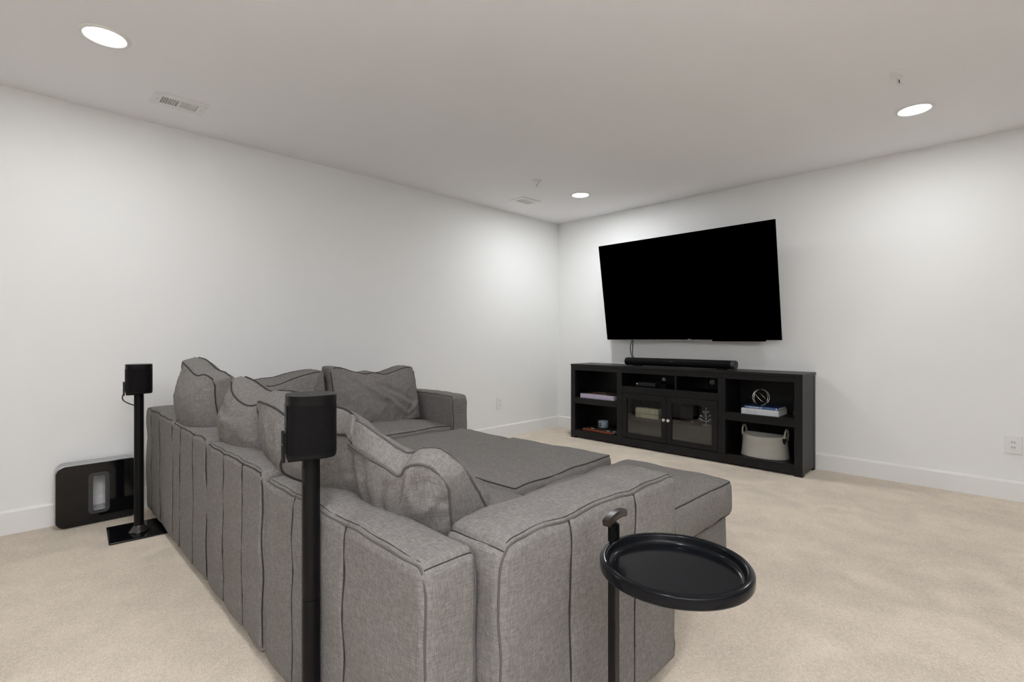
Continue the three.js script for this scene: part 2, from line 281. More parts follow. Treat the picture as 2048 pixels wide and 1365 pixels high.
// loose cushion between two control grids of points (rows from bottom to top): its rear border and its front border
function spline(a, t) {
  const n = a.length - 1, x = clamp(t, 0, 1) * n, k = Math.min(n - 1, Math.floor(x)), f = x - k;
  const g = i => i < 0 ? a[0].clone().multiplyScalar(2).sub(a[1]) : i > n ? a[n].clone().multiplyScalar(2).sub(a[n - 1]) : a[i];
  const p0 = g(k - 1), p1 = g(k), p2 = g(k + 1), p3 = g(k + 2), f2 = f * f, f3 = f2 * f;
  return p0.clone().multiplyScalar(-0.5 * f3 + f2 - 0.5 * f).addScaledVector(p1, 1.5 * f3 - 2.5 * f2 + 1).addScaledVector(p2, -1.5 * f3 + 2 * f2 + 0.5 * f).addScaledVector(p3, 0.5 * f3 - 0.5 * f2);
}
function looseCushion(label, rear, front, { bulgeRear = 0.05, bulgeFront = 0.07, s = 0, group, gather = 0.006, wr = 0.006, r = 0.014, folds = [], pipe = creaseShadePiping } = {}) {
  const toV = g => g.map(row => row.map(p => V(...p))), R = toV(rear), Fr = toV(front);
  const at = (g, u, v) => spline(g.map(row => spline(row, u)), v);
  const base = R.flat().reduce((m, p) => m.add(p), V(0, 0, 0)).multiplyScalar(1 / R.flat().length); base.y = Math.min(...R.flat().map(p => p.y), ...Fr.flat().map(p => p.y));
  const root = thing('back_cushion', label, 'cushion', [base.x, base.y, base.z], group ?? 'loose sofa back cushions');
  const w = R[0][0].distanceTo(R[0][R[0].length - 1]), h = at(R, 0.5, 0).distanceTo(at(R, 0.5, 1)), T = 0.09, hd = [w / 2, h / 2, T / 2];
  const fn = p => {
    const u = p[0] / w + 0.5, v = p[1] / h + 0.5, k = p[2] / T + 0.5, a = at(R, u, v), b = at(Fr, u, v);
    const out = a.clone().lerp(b, k);
    const fu = Math.max(0, 1 - Math.pow(Math.abs(2 * u - 1), 2.7)), fv = Math.max(0, 1 - Math.pow(Math.abs(2 * v - 1), 2.7));
    const e = 0.02, g = k > 0.5 ? Fr : R, n = at(g, u + e, v).sub(at(g, u - e, v)).cross(at(g, u, Math.min(1, v + e)).sub(at(g, u, v - e))).normalize();
    const dir = b.clone().sub(a).normalize(); if (n.dot(dir) < 0) n.negate();   // now from rear to front
    const amt = k > 0.5 ? bulgeFront * (k - 0.5) * 2 : -bulgeRear * (0.5 - k) * 2;
    // gathers along the border, fading inwards
    const border = Math.min(Math.min(u, 1 - u) * w, Math.min(v, 1 - v) * h), along = Math.min(u, 1 - u) * w < Math.min(v, 1 - v) * h ? v * h : u * w;
    const ga = gather * noise2(along * 26 + s, s + (k > 0.5 ? 7 : 0) + border * 4) * Math.exp(-border / 0.07) * smooth(0, 0.02, border) * Math.sign(amt || 1);
    return out.addScaledVector(n, amt * fu * fv + ga);
  };
  const wrinkle = (p, n, l) => {
    const u = l[0] / w + 0.5, v = l[1] / h + 0.5, k = l[2] / T + 0.5, edge = smooth(0.004, 0.05, Math.min(Math.min(u, 1 - u) * w, Math.min(v, 1 - v) * h));
    let f = 0;
    for (const [u0, v0, u1, v1, amp, wd, side = 1] of folds) if (side > 0 ? k > 0.5 : k < 0.5) {
      const dx = (u1 - u0) * w, dy = (v1 - v0) * h, t = clamp(((u - u0) * w * dx + (v - v0) * h * dy) / (dx * dx + dy * dy), 0, 1), d = Math.hypot((u - u0) * w - t * dx, (v - v0) * h - t * dy);
      f += amp * (bell(d / wd) - 0.55 * bell(d / (wd * 2.2))) * (0.35 + 0.65 * Math.sin(Math.PI * (0.12 + 0.76 * t)));
    }
    return f * edge + (0.25 + 0.75 * edge) * crumple(p);
  };
  const crumple = (p) => {
    const q = { x: p.x + 0.05 * wob(p, 4, s), y: p.y + 0.05 * wob(p, 4, s + 3), z: p.z };
    const ridge = 1 - Math.abs(noise3(q.x * 6 + q.y * 4 + s, q.y * 7 - q.x * 3, q.z * 5 + s)), soft = wob(p, 5, s + 5);
    return wr * (Math.pow(ridge, 5) * 0.9 - 0.3) + wr * 0.8 * soft + 0.0012 * wob(p, 26, s);
  };
  part(root, 'cover', softBox({ w, h, d: T, r, cell: 0.011, fn, wrinkle }), fabric);
  for (const sg of [-1, 1]) {
    const pts = [], nU = 30, nV = 18, c = 0.04;
    const add = (x, y) => pts.push([x, y]);
    for (let i = 0; i <= nU; i++) add(-w / 2 + c + (w - 2 * c) * i / nU, h / 2);
    for (let i = 0; i <= nV; i++) add(w / 2, h / 2 - c - (h - 2 * c) * i / nV);
    for (let i = 0; i <= nU; i++) add(w / 2 - c - (w - 2 * c) * i / nU, -h / 2);
    for (let i = 0; i <= nV; i++) add(-w / 2, -h / 2 + c + (h - 2 * c) * i / nV);
    const P = pts.map(([x, y]) => { const v = fn(roundIn([x, y, sg * T / 2], hd, r)); return v.addScaledVector(v.clone().sub(fn([x * 0.8, y * 0.8, 0])).normalize(), 0.0025 + 0.25 * crumple(v)); });
    part(root, 'piping', tube(P, 0.0034, true, 300), pipe);
  }
  return root;
}

// ------------------------------------------------------------------ room shell
{
  const t = 0.12;
  const fl = new THREE.BoxGeometry(ROOM_X, 0.1, ROOM_Z); fl.translate(ROOM_X / 2, -0.05, ROOM_Z / 2); boxUV(fl); structure('floor', fl, carpet);
  // ceiling slab with round openings for the downlights and rectangular ones for the registers
  const sh = new THREE.Shape([[-t, -t], [ROOM_X + t, -t], [ROOM_X + t, ROOM_Z + t], [-t, ROOM_Z + t]].map(p => new THREE.Vector2(...p)));
  for (const [x, z] of LAMPS) { const h = new THREE.Path(); h.absarc(x, z, 0.078, 0, Math.PI * 2, true); sh.holes.push(h); }
  for (const [x, z] of [[0.433, 3.963], [0.433, 1.03]]) sh.holes.push(new THREE.Path([[x - 0.06, z - 0.1], [x - 0.06, z + 0.1], [x + 0.06, z + 0.1], [x + 0.06, z - 0.1]].map(p => new THREE.Vector2(...p))));
  const ce = new THREE.ExtrudeGeometry(sh, { depth: 0.11, bevelEnabled: false, curveSegments: 48 }); ce.rotateX(Math.PI / 2); ce.translate(0, CEIL + 0.11, 0);
  structure('ceiling', ce, ceilPaint);
  const topSlab = new THREE.BoxGeometry(ROOM_X + 2 * t, 0.04, ROOM_Z + 2 * t); topSlab.translate(ROOM_X / 2, CEIL + 0.17, ROOM_Z / 2); structure('ceiling_upper', topSlab, blackMatte);
  const wl = new THREE.BoxGeometry(t, CEIL + 0.2, ROOM_Z); wl.translate(-t / 2, CEIL / 2, ROOM_Z / 2); boxUV(wl); structure('wall_left', wl, wallPaint);
  const wb = new THREE.BoxGeometry(ROOM_X + 2 * t, CEIL + 0.2, t); wb.translate(ROOM_X / 2, CEIL / 2, -t / 2); boxUV(wb); structure('wall_back', wb, wallPaint);
  const wr = new THREE.BoxGeometry(t, CEIL + 0.2, ROOM_Z); wr.translate(ROOM_X + t / 2, CEIL / 2, ROOM_Z / 2); boxUV(wr); structure('wall_right', wr, bounceCutPaint);
  const wf = new THREE.BoxGeometry(ROOM_X + 2 * t, CEIL + 0.2, t); wf.translate(ROOM_X / 2, CEIL / 2, ROOM_Z + t / 2); boxUV(wf); structure('wall_front', wf, bounceCutPaint);
  const prof = [[0, 0], [0.014, 0], [0.014, 0.118], [0.010, 0.128], [0.004, 0.132], [0, 0.132]];
  const board = (len) => { const s = new THREE.Shape(prof.map(p => new THREE.Vector2(...p))); return new THREE.ExtrudeGeometry(s, { depth: len, bevelEnabled: false }); };
  const bl = board(ROOM_Z); structure('baseboard_left', bl, trimPaint);
  const bb = board(ROOM_X); bb.rotateY(-Math.PI / 2); bb.translate(ROOM_X, 0, 0); structure('baseboard_back', bb, trimPaint);
  const br = board(ROOM_Z); br.rotateY(Math.PI); br.translate(ROOM_X, 0, ROOM_Z); structure('baseboard_right', br, trimPaint);
  const bf = board(ROOM_X); bf.rotateY(Math.PI / 2); bf.translate(0, 0, ROOM_Z); structure('baseboard_front', bf, trimPaint);
}

// ------------------------------------------------------------------ ceiling fittings
const lensMat = new THREE.MeshStandardMaterial({ color: 0xffffff, roughness: 0.6, emissive: 0xffffff, emissiveIntensity: LENS_GLOW });
for (const [x, z, radiance, label] of LAMPS) {
  const o = thing('ceiling_downlight', label, 'ceiling light', [x, CEIL, z], 'recessed ceiling downlights');
  localPart(o, 'trim_ring', lathe([[0.074, 0.012], [0.076, -0.003], [0.082, -0.007], [0.092, -0.006], [0.097, -0.002], [0.097, 0.0]], 64), warmWhiteEnamel);
  localPart(o, 'housing', lathe([[0.0, 0.05], [0.07, 0.05], [0.0765, 0.012], [0.0765, 0.0]], 48), warmWhiteEnamel);
  localPart(o, 'lens', lathe([[0.0, 0.004], [0.04, 0.0045], [0.07, 0.006], [0.0755, 0.010], [0.0755, 0.014], [0, 0.014]], 64), lensMat);
  const l = new THREE.RectAreaLight(LAMP_COLOR, radiance, LAMP_SIDE, LAMP_SIDE);
  l.position.set(0, -0.010, 0); l.rotation.x = -Math.PI / 2; l.castShadow = true; l.name = 'lamp_light'; o.add(l);
}
// added fill lamp, unseen behind the camera, bounced off the ceiling
for (const [x, z, candela, label] of FILL_UPLIGHTS) {
  const o = thing('added_fill_uplighter', label, 'added fill lamp', [x, 0, z]);
  localPart(o, 'base', lathe([[0, 0.03], [0.02, 0.03], [0.03, 0.022], [0.13, 0.016], [0.14, 0.008], [0.14, 0], [0, 0]], 48), whitePlastic);
  const Y = 0.62;   // height of the neck
  localPart(o, 'pole', lathe([[0, Y], [0.011, Y], [0.011, 0.02]], 20), whitePlastic);
  localPart(o, 'bowl', lathe([[0, -0.015], [0.03, -0.013], [0.09, 0.01], [0.15, 0.07], [0.175, 0.12], [0.17, 0.122], [0.145, 0.078], [0.085, 0.02], [0.03, 0], [0, -0.002]], 48), whitePlastic, [0, Y, 0]);
  localPart(o, 'lamp_disc', lathe([[0.165, 0.108], [0.15, 0.112], [0, 0.113]], 40), new THREE.MeshStandardMaterial({ color: 0xffffff, emissive: 0xffffff, emissiveIntensity: LENS_GLOW }), [0, Y, 0]);
  const l = new THREE.SpotLight(FILL_UPLIGHT_COLOR, candela, 0, 1.3, 1, 2); l.position.set(0, Y + 0.135, 0); l.target.position.set(0, 3, 0); l.castShadow = true; l.shadow.radius = 6; l.name = 'fill_uplight'; l.target.name = 'fill_uplight_target'; o.add(l); o.add(l.target);
}
function register(x, z, label) {
  const o = thing('ceiling_vent', label, 'vent', [x, CEIL, z], 'ceiling air registers');
  const s = new THREE.Shape([[-0.0875, -0.125], [0.0875, -0.125], [0.0875, 0.125], [-0.0875, 0.125]].map(p => new THREE.Vector2(...p)));
  s.holes.push(new THREE.Path([[-0.05, -0.092], [-0.05, 0.092], [0.05, 0.092], [0.05, -0.092]].map(p => new THREE.Vector2(...p))));
  const f = new THREE.ExtrudeGeometry(s, { depth: 0.004, bevelEnabled: true, bevelSize: 0.004, bevelThickness: 0.003, bevelSegments: 2 }); f.rotateX(Math.PI / 2); f.translate(0, -0.001, 0);
  localPart(o, 'frame', f, whitePlastic);
  const duct = new THREE.BoxGeometry(0.118, 0.07, 0.198); duct.translate(0, 0.055, 0); localPart(o, 'duct', duct, std(0.02, 0.02, 0.02, 0.8));
  localPart(o, 'divider', box(-0.05, -0.006, -0.006, 0.05, 0.012, 0.006, 0.001), whitePlastic);
  for (let k = 0; k < 8; k++) { const b = new RoundedBoxGeometry(0.1, 0.014, 0.0022, 1, 0.0008); b.rotateX(0.75); localPart(o, 'slat', b, whitePlastic, [0, 0.002, -0.014 - k * 0.0107]); }
  for (let k = 0; k < 7; k++) { const b = new RoundedBoxGeometry(0.1, 0.012, 0.0035, 1, 0.0008); b.rotateX(-0.35); localPart(o, 'slat', b, whitePlastic, [0, 0.001, 0.018 + k * 0.0115]); }
  for (let k = 0; k < 4; k++) { const b = new RoundedBoxGeometry(0.006, 0.010, 0.084, 1, 0.0008); localPart(o, 'cross_bar', b, whitePlastic, [-0.032 + k * 0.0215, 0.004, 0.049]); }
  for (const q of [-1, 1]) { const sc = new THREE.CylinderGeometry(0.004, 0.0045, 0.003, 12); localPart(o, 'screw', sc, chrome, [0, -0.0075, q * 0.108]); }
}
register(0.433, 3.963, 'white slatted ceiling air register near the left wall, beside the largest downlight');
register(0.433, 1.03, 'small far white ceiling air register near the corner, left of a downlight');
function sprinkler(x, z, label) {
  const o = thing('fire_sprinkler', label, 'sprinkler', [x, CEIL, z], 'ceiling fire sprinklers');
  localPart(o, 'escutcheon', lathe([[0.012, -0.012], [0.02, -0.014], [0.036, -0.008], [0.041, -0.002], [0.041, 0]], 40), whitePlastic);
  localPart(o, 'body', lathe([[0, -0.03], [0.007, -0.03], [0.009, -0.022], [0.012, -0.016], [0.012, 0]], 24), whitePlastic);
  const yoke = tube([V(-0.011, -0.018, 0), V(-0.014, -0.032, 0), V(-0.010, -0.046, 0), V(0, -0.052, 0), V(0.010, -0.046, 0), V(0.014, -0.032, 0), V(0.011, -0.018, 0)], 0.0025, false, 30); localPart(o, 'yoke', yoke, whitePlastic);
  localPart(o, 'bulb', lathe([[0, -0.05], [0.002, -0.048], [0.0026, -0.038], [0.002, -0.03], [0, -0.029]], 12), std(0.05, 0.02, 0.02, 0.2));
  const teeth = []; for (let k = 0; k < 16; k++) { const a = k / 16 * Math.PI * 2; const b = new THREE.BoxGeometry(0.008, 0.0015, 0.0035); b.translate(0.0155, 0, 0); b.rotateY(a); teeth.push(b); }
  const disc = new THREE.CylinderGeometry(0.013, 0.013, 0.0015, 24); localPart(o, 'deflector', [disc, ...teeth], whitePlastic, [0, -0.056, 0]);
}
sprinkler(3.454, 1.40, 'white ceiling fire sprinkler head just behind the right hand downlight');
sprinkler(0.95, 1.428, 'white ceiling fire sprinkler head near the far vent and the small downlight');

// ------------------------------------------------------------------ wall outlets
function plate(o, w, h) { localPart(o, 'cover_plate', (() => { const g = new RoundedBoxGeometry(w, h, 0.008, 4, 0.0038); g.translate(0, 0, 0.004); return g; })(), whitePlastic); }
{
  const o = thing('wall_outlet', 'white duplex power outlet on the left wall behind the sofa', 'outlet', [0, 0.377, 0.977]); o.rotation.y = Math.PI / 2;
  plate(o, 0.074, 0.118);
  for (const y of [-0.021, 0.021]) {
    const f = new THREE.Shape(); f.absellipse(0, 0, 0.0165, 0.0145, 0, Math.PI * 2); const g = new THREE.ExtrudeGeometry(f, { depth: 0.002, bevelEnabled: true, bevelSize: 0.0008, bevelThickness: 0.0008, bevelSegments: 1, curveSegments: 24 });
    const r = localPart(o, 'receptacle', g, warmWhiteEnamel, [0, y, 0.0075]);
    for (const x of [-0.0065, 0.0065]) localPart(r, 'slot', new THREE.BoxGeometry(0.002, 0.008, 0.001), darkGrey, [x, 0.003, 0.0029]);
    const gr = new THREE.CylinderGeometry(0.0025, 0.0025, 0.001, 12); gr.rotateX(Math.PI / 2); localPart(r, 'slot', gr, darkGrey, [0, -0.008, 0.0029]);
  }
  const sc = new THREE.CylinderGeometry(0.003, 0.0032, 0.002, 12); sc.rotateX(Math.PI / 2); localPart(o, 'screw', sc, whitePlastic, [0, 0, 0.0085]);
}
{
  const o = thing('wall_outlet', 'white double outlet plate low on the right wall, beside the picture edge', 'outlet', [3.874, 0.367, 0]);
  plate(o, 0.084, 0.120);
  localPart(o, 'insert', (() => { const g = new RoundedBoxGeometry(0.036, 0.07, 0.004, 3, 0.0015); g.translate(0, 0, 0.0085); return g; })(), warmWhiteEnamel);
  for (const y of [-0.017, 0.017]) { const g = new RoundedBoxGeometry(0.026, 0.019, 0.003, 3, 0.0012); const r = localPart(o, 'receptacle', g, std(0.72, 0.715, 0.7, 0.4), [0, y, 0.0105]); for (const x of [-0.0065, 0.0065]) localPart(r, 'slot', new THREE.BoxGeometry(0.002, 0.008, 0.001), darkGrey, [x, 0.002, 0.0014]); }
}

// ------------------------------------------------------------------ sectional sofa
const BASE_Y = 0.03;
function feet(root, pts) { for (const [x, z] of pts) part(root, 'foot', (() => { const g = new THREE.CylinderGeometry(0.022, 0.018, BASE_Y + 0.03, 16); g.translate(x, (BASE_Y + 0.03) / 2, z); return g; })(), blackPlastic); }
function seatBase(root, x0, x1, z0, z1) { part(root, 'seat_base', softBox({ w: x1 - x0, h: 0.22, d: z1 - z0, r: 0.02, cell: 0.08, fn: p => V(p[0] + (x0 + x1) / 2, p[1] + BASE_Y + 0.11, p[2] + (z0 + z1) / 2) }), fabric); }
const ZB = 4.07, ZI = 3.925, cz = (ZB + ZI) / 2, TH = ZB - ZI;
const SOFA = 'sectional sofa modules';
{ // far corner module against the left wall
  const o = thing('sofa_module', 'far corner sofa module behind the black speaker stand, nearest the left wall', 'sofa', [0.46, 0, 3.6], SOFA);
  slab(o, 'back', { len: 0.69, y0: BASE_Y, y1: 0.645, thick: TH, cx: 0.467, cz, seams: [-0.19, 0.04], s: 3 });
  slab(o, 'back', { len: 0.72, y0: BASE_Y, y1: 0.640, thick: 0.15, cx: 0.195, cz: 3.56, turn: -Math.PI / 2, seams: [], s: 8 });
  seatBase(o, 0.27, 0.81, 3.2, ZI - 0.005);
  pad(o, 'seat_cushion', { x0: 0.275, x1: 0.81, z0: 3.2, z1: ZI - 0.005, y0: 0.25, y1: 0.43, s: 2 });
  feet(o, [[0.18, 4.02], [0.76, 4.02], [0.18, 3.26], [0.76, 3.26]]);
}
{ // left wall module with the far arm
  const o = thing('sofa_module', 'left wall sofa module ending in the far square arm, near the wall outlet', 'sofa', [0.55, 0, 2.7], SOFA);
  slab(o, 'back', { len: 0.99, y0: BASE_Y, y1: 0.64, thick: 0.15, cx: 0.195, cz: 2.695, turn: -Math.PI / 2, seams: [], s: 11 });
  slab(o, 'arm', { len: 0.665, y0: BASE_Y, y1: 0.638, thick: 0.14, cx: 0.605, cz: 2.27, turn: 0, seams: [], s: 12, r: 0.022, backPipe: true, sag: 0, face: 0.005, corner: [0.02, 0.035] });
  seatBase(o, 0.275, 0.93, 2.345, 3.185);
  pad(o, 'seat_cushion', { x0: 0.275, x1: 0.94, z0: 2.345, z1: 3.19, y0: 0.25, y1: 0.43, crown: 0.035, s: 4 });
  feet(o, [[0.18, 2.25], [0.88, 2.25], [0.18, 3.14], [0.88, 3.14]]);
}
{ // two armless modules along the back
  const o = thing('sofa_module', 'armless sofa module second from the left wall, with seamed upholstered back', 'sofa', [1.14, 0, 3.6], SOFA);
  slab(o, 'back', { len: 0.622, y0: BASE_Y, y1: 0.640, thick: TH, cx: 1.142, cz: cz + 0.002, seams: [-0.15, 0.10], s: 21 });
  seatBase(o, 0.825, 1.455, 3.2, ZI - 0.005);
  pad(o, 'seat_cushion', { x0: 0.825, x1: 1.455, z0: 3.2, z1: ZI - 0.005, y0: 0.25, y1: 0.43, s: 5 });
  feet(o, [[0.87, 4.02], [1.41, 4.02], [0.87, 3.26], [1.41, 3.26]]);
  const q = thing('sofa_module', 'armless sofa module left of the tall near speaker, with seamed upholstered back', 'sofa', [1.80, 0, 3.6], SOFA);
  slab(q, 'back', { len: 0.664, y0: BASE_Y, y1: 0.628, thick: TH, cx: 1.802, cz: cz + 0.004, seams: [-0.10, 0.13], s: 27, stitch: true });
  seatBase(q, 1.47, 2.13, 3.2, ZI - 0.005);
  pad(q, 'seat_cushion', { x0: 1.47, x1: 2.13, z0: 3.2, z1: ZI - 0.005, y0: 0.25, y1: 0.43, s: 6 });
  feet(q, [[1.52, 4.02], [2.08, 4.02], [1.52, 3.26], [2.08, 3.26]]);
}
{ // near end module with the big arm
  const o = thing('sofa_module', 'near end sofa module with the big square arm beside the round tray table', 'sofa', [2.62, 0, 3.6], SOFA);
  slab(o, 'back', { len: 0.895, y0: BASE_Y, y1: 0.612, thick: TH, cx: 2.597, cz: cz + 0.004, seams: [-0.215, 0.10], s: 33, r: 0.026, crown: 0.016, sag: 0.007, backPipe: true, corner: [0.02, 0.03], endSeam: 1, seamR: 0.0024, pipe: softShadePiping, stitch: true });
  slab(o, 'arm', { len: 0.80, y0: BASE_Y, y1: 0.632, thick: 0.20, cx: 3.0, cz: 3.525, turn: Math.PI / 2, seams: [-0.155, 0.142], s: 40, r: 0.028, crown: 0.016, sag: 0.006, corner: [0.055, 0.05], endSeam: -1, seamR: 0.0024, pipe: softShadePiping, stitch: true });
  seatBase(o, 2.145, 2.895, 3.2, ZI - 0.005);
  pad(o, 'seat_cushion', { x0: 2.145, x1: 2.895, z0: 3.15, z1: ZI - 0.005, y0: 0.25, y1: 0.42, s: 9 });
  feet(o, [[2.20, 4.02], [2.99, 4.02], [2.20, 3.26], [2.99, 3.2]]);
}
function ottoman(label, { x0, x1, z0, z1, top, turn = 0, tilt, s, baseIn = 0.02, crown }) {
  const cx = (x0 + x1) / 2, czz = (z0 + z1) / 2, o = thing('ottoman', label, 'ottoman', [cx, 0, czz], 'upholstered ottomans filling the sofa pit');
  const c = Math.cos(turn), q = Math.sin(turn), w = x1 - x0 - 2 * baseIn, d = z1 - z0 - 2 * baseIn;
  part(o, 'base', softBox({ w, h: 0.225, d, r: 0.018, cell: 0.04, fn: p => V(cx + p[0] * c + p[2] * q, p[1] + 0.015 + 0.1125, czz - p[0] * q + p[2] * c), wrinkle: p => 0.0025 * wob(p, 8, s) }), fabric);
  pad(o, 'cushion', { x0, x1, z0, z1, y0: 0.243, y1: top, turn, tilt, s, side: 0.018, crown: crown ?? 0.03, cell: 0.022 });
  for (const [a, b] of [[1, 1], [1, -1], [-1, 1], [-1, -1]]) { const px = a * (w / 2 - 0.06), pz = b * (d / 2 - 0.06); part(o, 'foot', (() => { const g = new THREE.CylinderGeometry(0.02, 0.018, 0.03, 14); g.translate(cx + px * c + pz * q, 0.015, czz - px * q + pz * c); return g; })(), blackPlastic); }
}
ottoman('small grey ottoman in front of the left seats, furthest left of three', { x0: 1.03, x1: 1.585, z0: 2.335, z1: 3.15, top: 0.415, s: 51, crown: 0.022 });
ottoman('flat topped grey ottoman in the middle of the sofa pit, standing slightly higher', { x0: 1.63, x1: 2.355, z0: 2.36, z1: 3.165, top: 0.438, turn: 0.06, s: 57, crown: 0.018 });
ottoman('large grey ottoman in front of the big near arm, thick overhanging cushion', { x0: 2.372, x1: 2.945, z0: 2.265, z1: 3.115, top: 0.408, s: 63, crown: 0.042 });

// loose back cushions, each between its rear and front border
looseCushion('tall plump back cushion in the far sofa corner, nearest the left wall',
  [[[0.66, 0.45, 3.86], [0.82, 0.45, 3.87], [0.96, 0.45, 3.87], [1.10, 0.45, 3.86], [1.22, 0.45, 3.85]],
   [[0.58, 0.70, 3.95], [0.76, 0.69, 3.97], [0.94, 0.69, 3.98], [1.12, 0.69, 3.98], [1.22, 0.70, 3.96]],
   [[0.60, 0.945, 3.99], [0.80, 0.92, 4.00], [0.98, 0.885, 4.00], [1.13, 0.895, 3.995], [1.235, 0.872, 3.985]]],
  [[[0.66, 0.45, 3.70], [0.82, 0.45, 3.70], [0.96, 0.45, 3.70], [1.10, 0.45, 3.70], [1.22, 0.45, 3.70]],
   [[0.60, 0.70, 3.84], [0.76, 0.69, 3.85], [0.94, 0.69, 3.85], [1.12, 0.69, 3.85], [1.22, 0.70, 3.86]],
   [[0.58, 0.965, 3.91], [0.78, 0.955, 3.91], [0.96, 0.91, 3.905], [1.10, 0.90, 3.905], [1.225, 0.885, 3.91]]],
  { s: 71, bulgeRear: 0.085, bulgeFront: 0.10, wr: 0.003, folds: [[0.12, 0.93, 0.55, 0.72, 0.007, 0.014, -1], [0.2, 0.98, 0.6, 0.82, 0.006, 0.012, -1], [0.85, 0.9, 0.7, 0.55, 0.006, 0.014, -1]] });
looseCushion('crumpled back cushion with a folded top, second from the far corner',
  [[[1.28, 0.44, 3.86], [1.42, 0.44, 3.87], [1.56, 0.44, 3.87], [1.70, 0.44, 3.87], [1.84, 0.44, 3.86]],
   [[1.27, 0.66, 3.93], [1.42, 0.66, 3.95], [1.56, 0.65, 3.95], [1.70, 0.65, 3.95], [1.84, 0.65, 3.93]],
   [[1.46, 0.895, 3.975], [1.52, 0.845, 3.99], [1.60, 0.805, 3.98], [1.72, 0.80, 3.97], [1.85, 0.84, 3.95]]],
  [[[1.28, 0.44, 3.70], [1.42, 0.44, 3.70], [1.56, 0.44, 3.70], [1.70, 0.44, 3.70], [1.84, 0.44, 3.70]],
   [[1.29, 0.68, 3.80], [1.42, 0.67, 3.81], [1.56, 0.65, 3.81], [1.70, 0.66, 3.80], [1.84, 0.66, 3.80]],
   [[1.44, 0.905, 3.93], [1.52, 0.885, 3.90], [1.60, 0.845, 3.87], [1.68, 0.850, 3.86], [1.82, 0.875, 3.87]]],
  { s: 78, bulgeRear: 0.075, bulgeFront: 0.09, wr: 0.006, folds: [[0.05, 0.80, 0.72, 0.86, -0.02, 0.022, -1], [0.5, 0.95, 0.3, 0.55, 0.012, 0.025, -1], [0.25, 0.75, 0.2, 0.3, 0.008, 0.03, -1]] });
looseCushion('slumped back cushion directly behind the tall near speaker',
  [[[1.88, 0.43, 3.86], [2.04, 0.43, 3.87], [2.22, 0.43, 3.87], [2.38, 0.43, 3.87], [2.54, 0.43, 3.86]],
   [[1.82, 0.64, 3.95], [2.02, 0.64, 3.96], [2.22, 0.64, 3.96], [2.40, 0.63, 3.95], [2.55, 0.63, 3.93]],
   [[1.83, 0.835, 4.00], [2.03, 0.83, 4.005], [2.22, 0.80, 4.00], [2.42, 0.79, 3.995], [2.57, 0.80, 3.985]]],
  [[[1.88, 0.43, 3.69], [2.04, 0.43, 3.69], [2.22, 0.43, 3.69], [2.38, 0.43, 3.69], [2.54, 0.43, 3.69]],
   [[1.83, 0.66, 3.82], [2.02, 0.66, 3.82], [2.22, 0.65, 3.82], [2.40, 0.64, 3.81], [2.55, 0.65, 3.81]],
   [[1.83, 0.870, 3.93], [2.03, 0.875, 3.92], [2.22, 0.85, 3.91], [2.40, 0.855, 3.93], [2.53, 0.855, 3.96]]],
  { s: 85, bulgeRear: 0.06, bulgeFront: 0.08, wr: 0.004, folds: [[0.06, 0.95, 0.18, 0.45, 0.008, 0.012, -1], [0.2, 0.97, 0.36, 0.4, 0.009, 0.012, -1], [0.33, 0.98, 0.5, 0.45, 0.009, 0.012, -1], [0.27, 0.98, 0.42, 0.6, -0.007, 0.010, -1], [0.85, 0.95, 0.75, 0.5, 0.008, 0.014, -1]] });
looseCushion('near slouching back cushion tucked against the big sofa arm',
  [[[2.460, 0.430, 3.855], [2.530, 0.430, 3.855], [2.600, 0.430, 3.855], [2.670, 0.430, 3.855], [2.735, 0.430, 3.855], [2.790, 0.430, 3.855], [2.840, 0.430, 3.855], [2.880, 0.430, 3.855]],
   [[2.455, 0.590, 3.910], [2.525, 0.590, 3.920], [2.595, 0.590, 3.920], [2.665, 0.590, 3.920], [2.730, 0.590, 3.920], [2.785, 0.590, 3.915], [2.835, 0.590, 3.900], [2.875, 0.590, 3.870]],
   [[2.500, 0.785, 3.985], [2.580, 0.766, 3.982], [2.660, 0.752, 3.980], [2.735, 0.744, 3.980], [2.795, 0.731, 3.975], [2.822, 0.758, 3.972], [2.865, 0.768, 3.955], [2.897, 0.733, 3.900]]],
  [[[2.460, 0.430, 3.610], [2.530, 0.430, 3.610], [2.600, 0.430, 3.610], [2.670, 0.430, 3.610], [2.735, 0.430, 3.610], [2.790, 0.430, 3.610], [2.840, 0.430, 3.610], [2.880, 0.430, 3.610]],
   [[2.455, 0.600, 3.760], [2.525, 0.600, 3.750], [2.595, 0.600, 3.740], [2.665, 0.600, 3.740], [2.730, 0.600, 3.730], [2.785, 0.600, 3.720], [2.835, 0.600, 3.720], [2.875, 0.600, 3.740]],
   [[2.490, 0.846, 3.960], [2.560, 0.836, 3.955], [2.630, 0.812, 3.945], [2.700, 0.784, 3.930], [2.757, 0.772, 3.920], [2.800, 0.790, 3.910], [2.845, 0.792, 3.885], [2.882, 0.742, 3.835]]],
  { s: 92, pipe: softShadePiping, bulgeRear: 0.035, bulgeFront: 0.05, wr: 0.009, folds: [[0.42, 1.0, 0.5, 0.55, -0.012, 0.016, -1], [0.16, 0.95, 0.30, 0.45, 0.012, 0.018, -1], [0.75, 0.97, 0.62, 0.6, 0.010, 0.015, -1], [0.93, 0.9, 0.8, 0.5, 0.010, 0.016, -1], [0.03, 0.8, 0.22, 0.6, -0.010, 0.014, -1], [0.4, 0.95, 0.6, 0.4, -0.01, 0.03]] });
